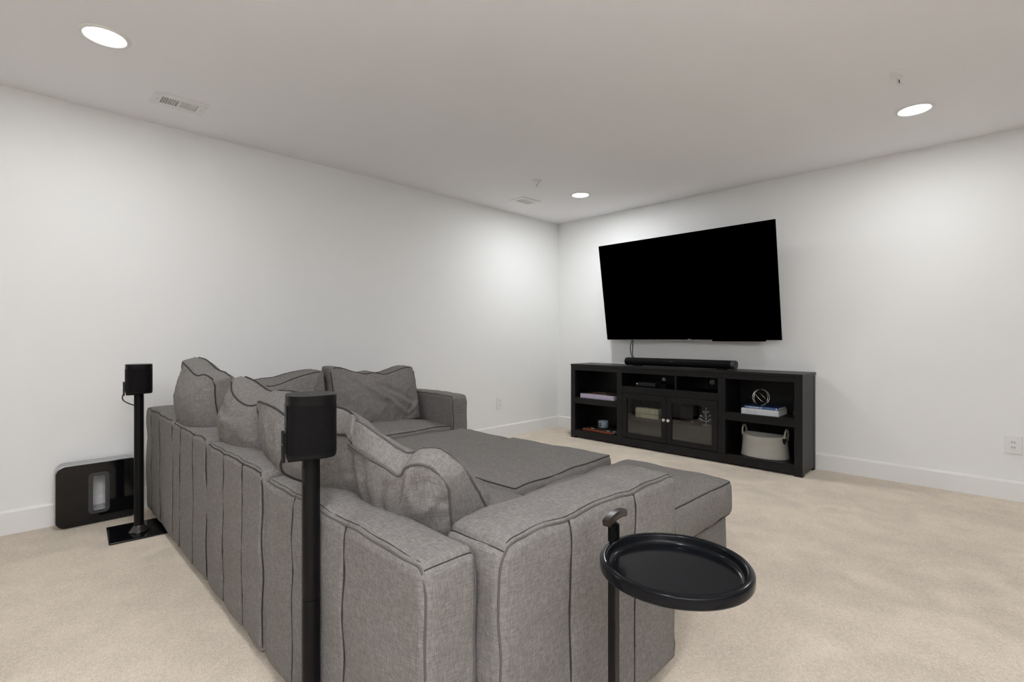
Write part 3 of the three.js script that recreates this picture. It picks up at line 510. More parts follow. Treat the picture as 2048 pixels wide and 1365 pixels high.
// two cushions against the left wall back: columns run from near the corner towards the far arm
looseCushion('back cushion against the left wall, partly hidden behind the rear row',
  [[[0.280, 0.440, 3.690], [0.280, 0.440, 3.610], [0.280, 0.440, 3.540], [0.280, 0.440, 3.460], [0.280, 0.440, 3.390], [0.280, 0.440, 3.310], [0.280, 0.440, 3.240], [0.280, 0.440, 3.160], [0.280, 0.440, 3.090]],
   [[0.270, 0.640, 3.690], [0.270, 0.640, 3.610], [0.270, 0.640, 3.540], [0.270, 0.640, 3.460], [0.270, 0.640, 3.390], [0.270, 0.640, 3.310], [0.270, 0.640, 3.240], [0.270, 0.640, 3.160], [0.270, 0.640, 3.090]],
   [[0.290, 0.800, 3.690], [0.290, 0.790, 3.610], [0.290, 0.790, 3.540], [0.290, 0.800, 3.460], [0.290, 0.805, 3.390], [0.290, 0.825, 3.310], [0.290, 0.838, 3.240], [0.290, 0.846, 3.160], [0.290, 0.842, 3.090]]],
  [[[0.500, 0.440, 3.690], [0.520, 0.440, 3.610], [0.520, 0.440, 3.540], [0.520, 0.440, 3.460], [0.520, 0.440, 3.390], [0.520, 0.440, 3.310], [0.520, 0.440, 3.240], [0.520, 0.440, 3.160], [0.500, 0.440, 3.090]],
   [[0.480, 0.620, 3.690], [0.480, 0.620, 3.610], [0.480, 0.620, 3.540], [0.480, 0.620, 3.460], [0.480, 0.620, 3.390], [0.480, 0.620, 3.310], [0.480, 0.620, 3.240], [0.480, 0.620, 3.160], [0.480, 0.620, 3.090]],
   [[0.450, 0.785, 3.700], [0.450, 0.768, 3.620], [0.450, 0.772, 3.550], [0.450, 0.755, 3.470], [0.450, 0.765, 3.400], [0.450, 0.795, 3.320], [0.450, 0.815, 3.250], [0.450, 0.832, 3.170], [0.450, 0.836, 3.100]]],
  { s: 103, bulgeRear: 0.02, bulgeFront: 0.05, wr: 0.006, folds: [[0.3, 0.95, 0.5, 0.5, -0.01, 0.02], [0.55, 0.95, 0.6, 0.5, 0.01, 0.02]] });
looseCushion('back cushion against the left wall, right next to the far square arm',
  [[[0.280, 0.440, 3.075], [0.280, 0.440, 2.990], [0.280, 0.440, 2.900], [0.280, 0.440, 2.810], [0.280, 0.440, 2.730], [0.280, 0.440, 2.645], [0.280, 0.440, 2.560], [0.280, 0.440, 2.470], [0.280, 0.440, 2.385]],
   [[0.280, 0.640, 3.075], [0.280, 0.640, 2.990], [0.280, 0.640, 2.900], [0.280, 0.640, 2.810], [0.280, 0.640, 2.730], [0.280, 0.640, 2.645], [0.280, 0.640, 2.560], [0.280, 0.640, 2.470], [0.280, 0.640, 2.385]],
   [[0.340, 0.867, 3.075], [0.340, 0.863, 2.990], [0.340, 0.833, 2.900], [0.340, 0.811, 2.810], [0.340, 0.817, 2.730], [0.340, 0.800, 2.645], [0.340, 0.817, 2.560], [0.340, 0.843, 2.470], [0.340, 0.847, 2.385]]],
  [[[0.600, 0.440, 3.075], [0.620, 0.440, 2.990], [0.630, 0.440, 2.900], [0.640, 0.440, 2.810], [0.640, 0.440, 2.730], [0.640, 0.440, 2.645], [0.630, 0.440, 2.560], [0.620, 0.440, 2.470], [0.600, 0.440, 2.385]],
   [[0.550, 0.640, 3.075], [0.560, 0.640, 2.990], [0.570, 0.640, 2.900], [0.570, 0.640, 2.810], [0.570, 0.640, 2.730], [0.570, 0.640, 2.645], [0.570, 0.640, 2.560], [0.560, 0.640, 2.470], [0.540, 0.640, 2.385]],
   [[0.500, 0.862, 3.085], [0.500, 0.858, 3.000], [0.500, 0.828, 2.910], [0.500, 0.806, 2.820], [0.500, 0.812, 2.740], [0.500, 0.795, 2.655], [0.500, 0.812, 2.570], [0.500, 0.838, 2.480], [0.500, 0.842, 2.395]]],
  { s: 110, bulgeRear: 0.02, bulgeFront: 0.06, wr: 0.009, folds: [[0.35, 0.62, 0.78, 0.12, 0.030, 0.016], [0.42, 0.72, 0.86, 0.35, -0.026, 0.017], [0.48, 0.98, 0.50, 0.60, -0.022, 0.014], [0.66, 0.98, 0.60, 0.62, 0.020, 0.014], [0.80, 0.12, 0.97, 0.38, 0.024, 0.014], [0.30, 0.45, 0.70, 0.28, -0.020, 0.014], [0.56, 0.98, 0.56, 0.7, 0.01, 0.013], [0.12, 0.92, 0.3, 0.6, -0.008, 0.02]] });

// ------------------------------------------------------------------ speakers on stands
function squircle(r, n = 64, e = 2.9) { const a = []; for (let i = 0; i < n; i++) { const t = i / n * Math.PI * 2, c = Math.cos(t), s = Math.sin(t); a.push([Math.sign(c) * Math.pow(Math.abs(c), 2 / e) * r, Math.sign(s) * Math.pow(Math.abs(s), 2 / e) * r]); } return a; }
function loft(rings, outline, capTop = true, capBottom = true, uvScale = 1) { // rings: [y, scale]
  const n = outline.length, pos = [], uv = [], idx = []; let per = 0; const acc = [0];
  for (let i = 0; i < n; i++) { const a = outline[i], b = outline[(i + 1) % n]; per += Math.hypot(a[0] - b[0], a[1] - b[1]); acc.push(per); }
  rings.forEach(([y, k]) => { for (let i = 0; i <= n; i++) { const p = outline[i % n]; pos.push(p[0] * k, y, p[1] * k); uv.push(acc[i] * uvScale, y * uvScale); } });
  const m = n + 1;
  for (let j = 0; j < rings.length - 1; j++) for (let i = 0; i < n; i++) { const a = j * m + i, b = a + m; idx.push(a, b, b + 1, a, b + 1, a + 1); }
  const cap = (j, up) => { const o = pos.length / 3, [y, k] = rings[j]; pos.push(0, y, 0); uv.push(0, 0); for (let i = 0; i < n; i++) { pos.push(outline[i][0] * k, y, outline[i][1] * k); uv.push(outline[i][0], outline[i][1]); } for (let i = 0; i < n; i++) { const a = o + 1 + i, b = o + 1 + (i + 1) % n; if (up) idx.push(o, b, a); else idx.push(o, a, b); } };
  if (capBottom) cap(0, false); if (capTop) cap(rings.length - 1, true);
  const g = new THREE.BufferGeometry(); g.setAttribute('position', new THREE.Float32BufferAttribute(pos, 3)); g.setAttribute('uv', new THREE.Float32BufferAttribute(uv, 2)); g.setIndex(idx); g.computeVertexNormals(); return g.toNonIndexed();
}
function speakerStand(x, z, turn, label, poleLabel) {
  const o = thing('speaker_stand', label, 'speaker stand', [x, 0, z], 'black speaker stands'); o.rotation.y = turn;
  localPart(o, 'base_plate', (() => { const g = new RoundedBoxGeometry(0.268, 0.009, 0.30, 3, 0.004); g.translate(0.0, 0.006, -0.03); return g; })(), blackGloss);
  localPart(o, 'collar', lathe([[0.024, 0.045], [0.026, 0.040], [0.047, 0.016], [0.048, 0.010], [0, 0.010]], 48), bronzeCollar);
  localPart(o, 'pole', lathe([[0, 0.395], [0.0225, 0.395], [0.0225, 0.04]], 40), blackSatin);
  localPart(o, 'pole', lathe([[0, 0.76], [0.0218, 0.76], [0.0222, 0.757], [0.0222, 0.398], [0.0212, 0.396], [0.0212, 0.394]], 40), blackSatin);
  const slot = new RoundedBoxGeometry(0.012, 0.045, 0.004, 2, 0.0015); localPart(o, 'cable_slot', slot, blackMatte, [-0.0168, 0.715, 0.0125]);
  // cradle under and behind the loudspeaker
  localPart(o, 'cradle', (() => { const g = new RoundedBoxGeometry(0.075, 0.006, 0.06, 2, 0.002); g.translate(-0.02, 0.7625, 0); return g; })(), blackPlastic);
  for (const s of [-1, 1]) { const b = new RoundedBoxGeometry(0.006, 0.075, 0.012, 2, 0.002); localPart(o, 'bracket', b, blackPlastic, [-0.066, 0.795, 0.016 * s]); }
  localPart(o, 'screw', (() => { const g = new THREE.SphereGeometry(0.0035, 12, 8); return g; })(), chrome, [-0.0655, 0.80, 0.0]);
  const cb = tube([V(-0.064, 0.772, 0.002), V(-0.072, 0.752, 0.004), V(-0.068, 0.733, 0.006), V(-0.048, 0.716, 0.007), V(-0.030, 0.706, 0.006), V(-0.018, 0.700, 0.005)], 0.0028, false, 40, 8); localPart(o, 'cable', cb, rubber);
  return o;
}
const bronzeCollar = std(0.09, 0.085, 0.085, 0.22, 0.8);
function speaker(x, z, turn, label) {
  const o = thing('wireless_speaker', label, 'speaker', [x, 0.7665, z], 'rounded black speakers on stands'); o.rotation.y = turn;
  const out = squircle(0.0605, 72, 3.2);
  localPart(o, 'grille', loft([[0.012, 1.0], [0.1345, 1.0]], out, false, false), grille);
  localPart(o, 'base', loft([[0, 0.955], [0.0015, 0.975], [0.0035, 0.985], [0.0125, 0.99]], out), blackPlastic);
  localPart(o, 'top', [loft([[0.134, 0.992], [0.1355, 1.0], [0.1575, 1.0]], out, false, true), loft([[0.1575, 1.0], [0.1588, 0.992], [0.1593, 0.98]], out, true, false)], blackSatin);
  const b = loft([[0.012, 1.006], [0.1345, 1.006]], [[-0.0605, -0.028], [-0.0605, 0.028], [-0.052, 0.028], [-0.052, -0.028]], true, true); localPart(o, 'rear_panel', b, blackSatin);
  localPart(o, 'touch_dot', (() => { const g = new THREE.CylinderGeometry(0.0015, 0.0015, 0.0006, 10); return g; })(), std(0.4, 0.4, 0.4, 0.5), [0, 0.1596, 0]);
  return o;
}
speakerStand(0.478, 4.16, 1.50, 'black speaker stand with a glossy floor plate, between subwoofer and sofa');
speaker(0.478, 4.16, 1.48, 'small rounded black speaker on the far stand, seen against the left wall');
speakerStand(2.579, 4.102, 1.30, 'tall black speaker stand in the foreground, rising behind the sofa back');
speaker(2.579, 4.102, 1.30, 'large looking rounded black speaker on the near stand, front of the cushions');

// ------------------------------------------------------------------ subwoofer leaning at the left wall
{
  const o = thing('subwoofer', 'glossy black subwoofer with a central slot, standing against the left wall', 'subwoofer', [0.078, 0, 4.297]);
  const rr = (w, h, r) => { const s = new THREE.Shape(); s.moveTo(-w / 2 + r, -h / 2); s.lineTo(w / 2 - r, -h / 2); s.absarc(w / 2 - r, -h / 2 + r, r, -Math.PI / 2, 0); s.lineTo(w / 2, h / 2 - r); s.absarc(w / 2 - r, h / 2 - r, r, 0, Math.PI / 2); s.lineTo(-w / 2 + r, h / 2); s.absarc(-w / 2 + r, h / 2 - r, r, Math.PI / 2, Math.PI); s.lineTo(-w / 2, -h / 2 + r); s.absarc(-w / 2 + r, -h / 2 + r, r, Math.PI, Math.PI * 1.5); return s; };
  const body = rr(0.372, 0.345, 0.045), hole = rr(0.062, 0.2, 0.010); body.holes.push(new THREE.Path(hole.getPoints(10)));
  const g = new THREE.ExtrudeGeometry(body, { depth: 0.104, bevelEnabled: true, bevelSize: 0.004, bevelThickness: 0.004, bevelSegments: 3, curveSegments: 14 });
  g.translate(0, 0.1765, -0.052); g.rotateY(Math.PI / 2); localPart(o, 'body', g, std(0.42, 0.42, 0.43, 0.14, 1));  // pale metal shell stands in for the wall's reflection on gloss black
  const fp = rr(0.370, 0.343, 0.044); fp.holes.push(new THREE.Path(rr(0.064, 0.202, 0.011).getPoints(10))); const fg = new THREE.ExtrudeGeometry(fp, { depth: 0.0012, bevelEnabled: true, bevelSize: 0.0012, bevelThickness: 0.0008, bevelSegments: 2, curveSegments: 14 }); fg.translate(0, 0.1765, 0.0562); fg.rotateY(Math.PI / 2); localPart(o, 'front_panel', fg, blackGloss);
  const fr = rr(0.094, 0.232, 0.022); fr.holes.push(new THREE.Path(rr(0.060, 0.198, 0.009).getPoints(10)));
  const f = new THREE.ExtrudeGeometry(fr, { depth: 0.002, bevelEnabled: true, bevelSize: 0.001, bevelThickness: 0.001, bevelSegments: 2, curveSegments: 14 }); f.translate(0, 0.1765, 0.0585); f.rotateY(Math.PI / 2); localPart(o, 'slot_surround', f, std(0.045, 0.045, 0.047, 0.45));
  const li = rr(0.062, 0.2, 0.010); li.holes.push(new THREE.Path(rr(0.057, 0.195, 0.008).getPoints(10)));
  const l = new THREE.ExtrudeGeometry(li, { depth: 0.108, bevelEnabled: false, curveSegments: 12 }); l.translate(0, 0.1765, -0.054); l.rotateY(Math.PI / 2); localPart(o, 'slot_lining', l, blackGloss);
  for (const s of [-1, 1]) localPart(o, 'foot', (() => { const q = new RoundedBoxGeometry(0.07, 0.004, 0.05, 1, 0.001); q.translate(0, 0.001, s * 0.11); return q; })(), rubber);
}

// ------------------------------------------------------------------ round tray table beside the arm
{
  const o = thing('tray_table', 'round black metal tray table on one post, beside the big sofa arm', 'side table', [3.386, 0, 3.71]);
  const R = 0.1475, top = 0.624;
  const tray = lathe([[0, -0.020], [R - 0.028, -0.020], [R - 0.020, -0.0185], [R - 0.0165, -0.012], [R - 0.0155, -0.004], [R - 0.0135, -0.0008], [R - 0.010, 0], [R - 0.003, -0.001], [R, -0.005], [R, -0.020], [R - 0.002, -0.0235], [R - 0.008, -0.0245], [0, -0.0245]], 128);
  localPart(o, 'tray', tray, dark(0.005, 0.0055, 0.007, 0.16, 0.32), [0, top, 0]);
  const specks = []; let sd = 7; const q = () => (sd = (sd * 16807) % 2147483647) / 2147483647;
  const post = new RoundedBoxGeometry(0.0195, top - 0.03, 0.0195, 2, 0.0025); post.translate(-0.147, (top - 0.03) / 2 + 0.008, -0.006); localPart(o, 'post', post, dark(0.006, 0.005, 0.005, 0.32, 0.5));
  // knurled upper post and curved grip
  const kn = []; for (let k = 0; k < 9; k++) { const b = new THREE.CylinderGeometry(0.0118, 0.0118, 0.0034, 20); b.translate(0, 0.002 + k * 0.0042, 0); kn.push(b); } const core = new THREE.CylinderGeometry(0.0105, 0.0105, 0.046, 20); core.translate(0, 0.017, 0); kn.push(core);
  const ribs = []; for (let k = 0; k < 14; k++) { const a = k / 14 * Math.PI * 2; const b = new THREE.BoxGeometry(0.0016, 0.038, 0.0012); b.translate(0.0119, 0.019, 0); b.rotateY(a); ribs.push(b); }
  localPart(o, 'neck', [...kn, ...ribs], blackSatin, [-0.147, top - 0.006, -0.006]);
  const arc = []; const shp = new THREE.Shape([[-0.0085, -0.0075], [0.0085, -0.0075], [0.0095, 0.0035], [0.007, 0.0085], [-0.007, 0.0085], [-0.0095, 0.0035]].map(p => new THREE.Vector2(...p)));
  for (let k = 0; k <= 12; k++) { const t = k / 12 - 0.5; arc.push(V(0.004 - t * 0.012, 0.006 * (0.25 - t * t) * 4 + 0.000, -t * 0.086)); }
  const grip = new THREE.ExtrudeGeometry(shp, { steps: 24, extrudePath: new THREE.CatmullRomCurve3(arc), bevelEnabled: false }); localPart(o, 'grip', grip, bronzeMetal, [-0.147, top + 0.047, -0.006]);
  const cn = new THREE.CylinderGeometry(0.006, 0.006, 0.016, 16); localPart(o, 'grip_stem', cn, bronzeMetal, [-0.147, top + 0.040, -0.006]);
  const foot = new RoundedBoxGeometry(0.16, 0.01, 0.24, 3, 0.004); foot.translate(-0.08, 0.006, 0); localPart(o, 'foot_plate', foot, blackSatin);
}

// ------------------------------------------------------------------ television, soundbar and cables
{
  const o = thing('television', 'large black flat television on the wall, tilted forward above the console', 'television', [1.655, 1.052, 0.115]); o.rotation.x = Math.atan2(0.165, 0.982);
  const w = 1.722, h = 0.996;
  const screenMat = new THREE.MeshPhysicalMaterial({ roughness: 1, specularIntensity: 0 }); screenMat.color.setRGB(0, 0, 0);
  localPart(o, 'screen', (() => { const g = new RoundedBoxGeometry(w - 0.004, h - 0.014, 0.003, 1, 0.001); g.translate(0, h / 2 + 0.006, 0.0125); return g; })(), screenMat);
  localPart(o, 'bezel', [box(-w / 2, 0, 0.002, w / 2, 0.011, 0.0135, 0.0015), box(-w / 2, h - 0.004, 0.002, w / 2, h, 0.0135, 0.0015), box(-w / 2, 0.008, 0.002, -w / 2 + 0.003, h, 0.0135, 0.001), box(w / 2 - 0.003, 0.008, 0.002, w / 2, h, 0.0135, 0.001)], screenMat);
  localPart(o, 'back_shell', [box(-w / 2 + 0.002, 0.002, -0.004, w / 2 - 0.002, h - 0.002, 0.003, 0.001), box(-0.62, 0.02, -0.055, 0.62, 0.62, -0.003, 0.012)], blackPlastic);
  const bar = localPart(o, 'lower_trim', box(-0.615, -0.002, 0.004, 0.27, 0.0015, 0.0145, 0.0008), std(0.45, 0.44, 0.43, 0.35, 0.8));
  localPart(o, 'sensor_housing', box(0.275, -0.012, -0.002, 0.735, 0.004, 0.013, 0.003), screenMat);
  const c = document.createElement('canvas'); c.width = 128; c.height = 32; const x = c.getContext('2d'); x.fillStyle = '#000'; x.fillRect(0, 0, 128, 32); x.fillStyle = '#e8e8e8'; x.font = 'bold 28px serif'; x.textAlign = 'center'; x.textBaseline = 'middle'; x.fillText('SONY', 64, 17);
  const tx = new THREE.CanvasTexture(c); tx.colorSpace = THREE.SRGBColorSpace; const lg = new THREE.BoxGeometry(0.045, 0.0105, 0.0006); localPart(o, 'logo', lg, new THREE.MeshStandardMaterial({ map: tx, roughness: 0.5 }), [0.06, 0.0058, 0.0141]);
  localPart(o, 'wall_mount', [box(-0.3, 0.3, -0.16, 0.3, 0.34, -0.045, 0.004), box(-0.22, 0.2, -0.075, -0.18, 0.6, -0.05, 0.003), box(0.18, 0.2, -0.075, 0.22, 0.6, -0.05, 0.003)], blackPlastic);
}
{
  const o = thing('soundbar', 'long black rounded soundbar lying on top of the console', 'soundbar', [1.634, 0.79, 0.215]);
  const out = []; for (let i = 0; i < 48; i++) { const t = i / 48 * Math.PI * 2, c = Math.cos(t), s = Math.sin(t); out.push([Math.sign(c) * Math.pow(Math.abs(c), 0.85) * 0.052, Math.sign(s) * Math.pow(Math.abs(s), 0.85) * 0.0385]); }
  const along = (rings) => { const g = loft(rings, out); g.rotateZ(-Math.PI / 2); g.rotateX(Math.PI / 2); return g; };
  const g = along([[-0.515, 0.99], [0.515, 0.99]]); g.translate(0, 0.0435, 0); localPart(o, 'grille', g, grille);
  const e1 = along([[0.514, 1.0], [0.535, 1.0], [0.541, 0.97], [0.543, 0.92]]); e1.translate(0, 0.0435, 0); localPart(o, 'end_cap', e1, darkGrey);
  const e2 = along([[-0.543, 0.92], [-0.541, 0.97], [-0.535, 1.0], [-0.514, 1.0]]); e2.translate(0, 0.0435, 0); localPart(o, 'end_cap', e2, blackPlastic);
  for (const s of [-1, 1]) localPart(o, 'foot', box(s * 0.42 - 0.04, 0, -0.028, s * 0.42 + 0.04, 0.0075, 0.03, 0.002), rubber);
  const c = document.createElement('canvas'); c.width = 256; c.height = 48; const x = c.getContext('2d'); x.fillStyle = '#0b0b0c'; x.fillRect(0, 0, 256, 48); x.fillStyle = '#5a5f66'; x.font = 'bold 34px sans-serif'; x.textAlign = 'center'; x.textBaseline = 'middle'; x.fillText('SONOS', 128, 24);
  const tx = new THREE.CanvasTexture(c); tx.colorSpace = THREE.SRGBColorSpace; localPart(o, 'logo', new THREE.BoxGeometry(0.045, 0.008, 0.0008), new THREE.MeshStandardMaterial({ map: tx, roughness: 0.5 }), [-0.03, 0.052, 0.0512]);
}
{
  const a = tag(mesh(numbered('cable'), tube([V(1.062, 1.07, 0.085), V(1.064, 1.045, 0.08), V(1.050, 0.98, 0.085), V(1.062, 0.90, 0.09), V(1.095, 0.845, 0.10), V(1.12, 0.80, 0.09)], 0.004, false, 60, 8), rubber), 'thin black cable hanging behind the soundbar, bowed to the left', 'cable', 'television cables'); scene.add(a);
  const b = tag(mesh(numbered('cable'), tube([V(1.075, 1.07, 0.085), V(1.078, 1.03, 0.08), V(1.076, 0.96, 0.085), V(1.080, 0.89, 0.09), V(1.103, 0.84, 0.085), V(1.13, 0.80, 0.075)], 0.0045, false, 60, 8), rubber), 'straighter black cable hanging from the television to the soundbar', 'cable', 'television cables'); scene.add(b);
}

// ------------------------------------------------------------------ media console
{
  const o = thing('media_console', 'wide black stained wood media console under the television', 'console', [1.622, 0, 0.21]);
  const zf = 0.39, zb = 0.035, P = (n, a, m = blackOak, l) => part(o, n, a, m, l);
  P('top', box(0.502, 0.770, 0.022, 2.742, 0.790, zf + 0.003, 0.002));
  P('top_rail', box(0.560, 0.725, zf - 0.022, 2.681, 0.7695, zf, 0.0012));
  for (const [a, b] of [[0.504, 0.5595], [2.6825, 2.7395]]) { P('post', box(a, 0, zf - 0.057, b, 0.7695, zf, 0.0015), blackOakV); P('post', box(a, 0, zb, b, 0.7695, zb + 0.05, 0.0015), blackOakV); P('side_panel', box(a + 0.002, 0.02, zb + 0.0505, b - 0.002, 0.7695, zf - 0.0575, 0.001), blackOakV); }
  P('bottom_rail', box(0.560, 0.016, zf - 0.024, 2.682, 0.088, zf - 0.002, 0.0015));
  P('bottom_deck', box(0.560, 0.070, zb, 2.682, 0.0885, zf - 0.025, 0.001));
  for (const [a, b] of [[1.083, 1.141], [2.093, 2.155]]) P('divider', box(a, 0.089, zb + 0.012, b, 0.7245, zf - 0.0005, 0.0012), blackOakV);
  P('shelf', box(0.560, 0.372, zb + 0.012, 1.0825, 0.432, zf - 0.001, 0.0012));
  P('shelf', box(2.1555, 0.378, zb + 0.012, 2.682, 0.442, zf - 0.001, 0.0012));
  P('shelf', box(1.1415, 0.530, zb + 0.012, 2.0925, 0.592, zf - 0.001, 0.0012));
  P('inner_shelf', box(1.1415, 0.264, zb + 0.014, 2.0925, 0.282, zf - 0.06, 0.001));
  P('inner_partition', box(1.684, 0.5925, zb + 0.012, 1.702, 0.7245, zf - 0.03, 0.001), blackOakV);
  P('back_panel', box(0.5645, 0.02, zb, 1.0825, 0.768, zb + 0.008, 0.0005));
  { // middle back panel with two cable holes
    const s = new THREE.Shape([[1.0835, 0.02], [2.154, 0.02], [2.154, 0.768], [1.0835, 0.768]].map(p => new THREE.Vector2(...p)));
    for (const x of [1.412, 1.897]) { const h = new THREE.Path(); h.absarc(x, 0.657, 0.021, 0, Math.PI * 2, true); s.holes.push(h); }
    const g = new THREE.ExtrudeGeometry(s, { depth: 0.008, bevelEnabled: false, curveSegments: 24 }); g.translate(0, 0, zb); P('back_panel', g);
  }
  P('back_panel', box(2.1555, 0.02, zb, 2.681, 0.768, zb + 0.008, 0.0005));
  { const g = lathe([[0.0, 0.0], [0.012, 0.001], [0.0185, 0.004], [0.021, 0.008], [0.021, 0.0]], 32); g.rotateX(Math.PI / 2); g.translate(1.412, 0.657, zb + 0.008); P('cable_cap', g, whitePlastic, 'white round cable cap'); }
  { const g = new THREE.TorusGeometry(0.019, 0.0042, 12, 36); g.translate(1.897, 0.657, zb + 0.009); P('cable_ring', g, chrome, 'silver cable hole ring'); }
  for (const [x0, x1, hx] of [[1.146, 1.6145, 1.597], [1.6175, 2.0885, 1.642]]) {
    const y0 = 0.094, y1 = 0.5255, t = 0.05, z0 = zf - 0.019, z1 = zf + 0.0005, cxx = (x0 + x1) / 2;
    const d = new THREE.Group(); d.name = 'door'; d.position.set(cxx - 1.622, y0, z0 - 0.21); o.add(d);
    const stL = part(d, 'stile', box(x0, y0, z0, x0 + t, y1, z1, 0.0012), blackOakV), stR = part(d, 'stile', box(x1 - t, y0, z0, x1, y1, z1, 0.0012), blackOakV);
    part(d, 'rail', box(x0 + t, y0, z0, x1 - t, y0 + 0.046, z1 - 0.001, 0.0012), blackOak); part(d, 'rail', box(x0 + t, y1 - 0.05, z0, x1 - t, y1, z1 - 0.001, 0.0012), blackOak);
    part(d, 'glass_pane', (() => { const g = new THREE.PlaneGeometry(x1 - x0 - 2 * t + 0.01, y1 - y0 - 0.09); g.translate(cxx, (y0 + y1) / 2, z0 + 0.008); return g; })(), clearGlass);
    const kn = new THREE.Group(); part(d, 'knob', (() => { const a = lathe([[0, 0.024], [0.008, 0.0235], [0.0125, 0.020], [0.0135, 0.0165], [0.011, 0.012], [0.006, 0.009], [0.0055, 0.003], [0.009, 0.001], [0.009, 0]], 20); const pet = [a]; for (let k = 0; k < 8; k++) { const q = new THREE.SphereGeometry(0.0042, 10, 8); q.translate(0.0118 * Math.cos(k * Math.PI / 4), 0.0185, 0.0118 * Math.sin(k * Math.PI / 4)); pet.push(q); } const g = mergeGeometries(pet.map(clean)); g.rotateX(Math.PI / 2); g.translate(hx, 0.310, z1); return g; })(), chrome, 'chrome door knob');
  }
}

// ------------------------------------------------------------------ things on and in the console
function printed(w, h, draw, ppm = 4000) {
  const c = document.createElement('canvas'); c.width = Math.min(2048, Math.round(w * ppm)); c.height = Math.max(16, Math.round(h * ppm)); const x = c.getContext('2d'); draw(x, c.width, c.height);
  const t = new THREE.CanvasTexture(c); t.colorSpace = THREE.SRGBColorSpace; return new THREE.MeshStandardMaterial({ map: t, roughness: 0.55 });
}
const paper = std(0.72, 0.70, 0.66, 0.9);
// a book lying flat, spine towards the room: cover boards, page block, printed spine and printed cover
function lyingBook(label, [x, y, z], w, th, dep, turn, spineMat, coverMat, boardMat, group) {
  const o = thing('book', label, 'book', [x, y, z], group); o.rotation.y = turn;
  localPart(o, 'cover', [box(-w / 2, 0, -dep / 2, w / 2, 0.0022, dep / 2, 0.0008), box(-w / 2, th - 0.0022, -dep / 2, w / 2, th, dep / 2, 0.0008), box(-w / 2, 0.0015, dep / 2 - 0.0025, w / 2, th - 0.0015, dep / 2, 0.0008)], boardMat);
  localPart(o, 'pages', box(-w / 2 + 0.004, 0.0021, -dep / 2 + 0.004, w / 2 - 0.004, th - 0.0021, dep / 2 - 0.002, 0.0005), paper);
  if (spineMat) { const g = new THREE.BoxGeometry(w - 0.002, th - 0.001, 0.0008); localPart(o, 'spine', g, spineMat, [0, th / 2, dep / 2 + 0.0002]); }
  if (coverMat) { const g = new THREE.BoxGeometry(w - 0.002, 0.0006, dep - 0.002); localPart(o, 'cover_print', g, coverMat, [0, th + 0.0001, 0]); }
  return o;
}
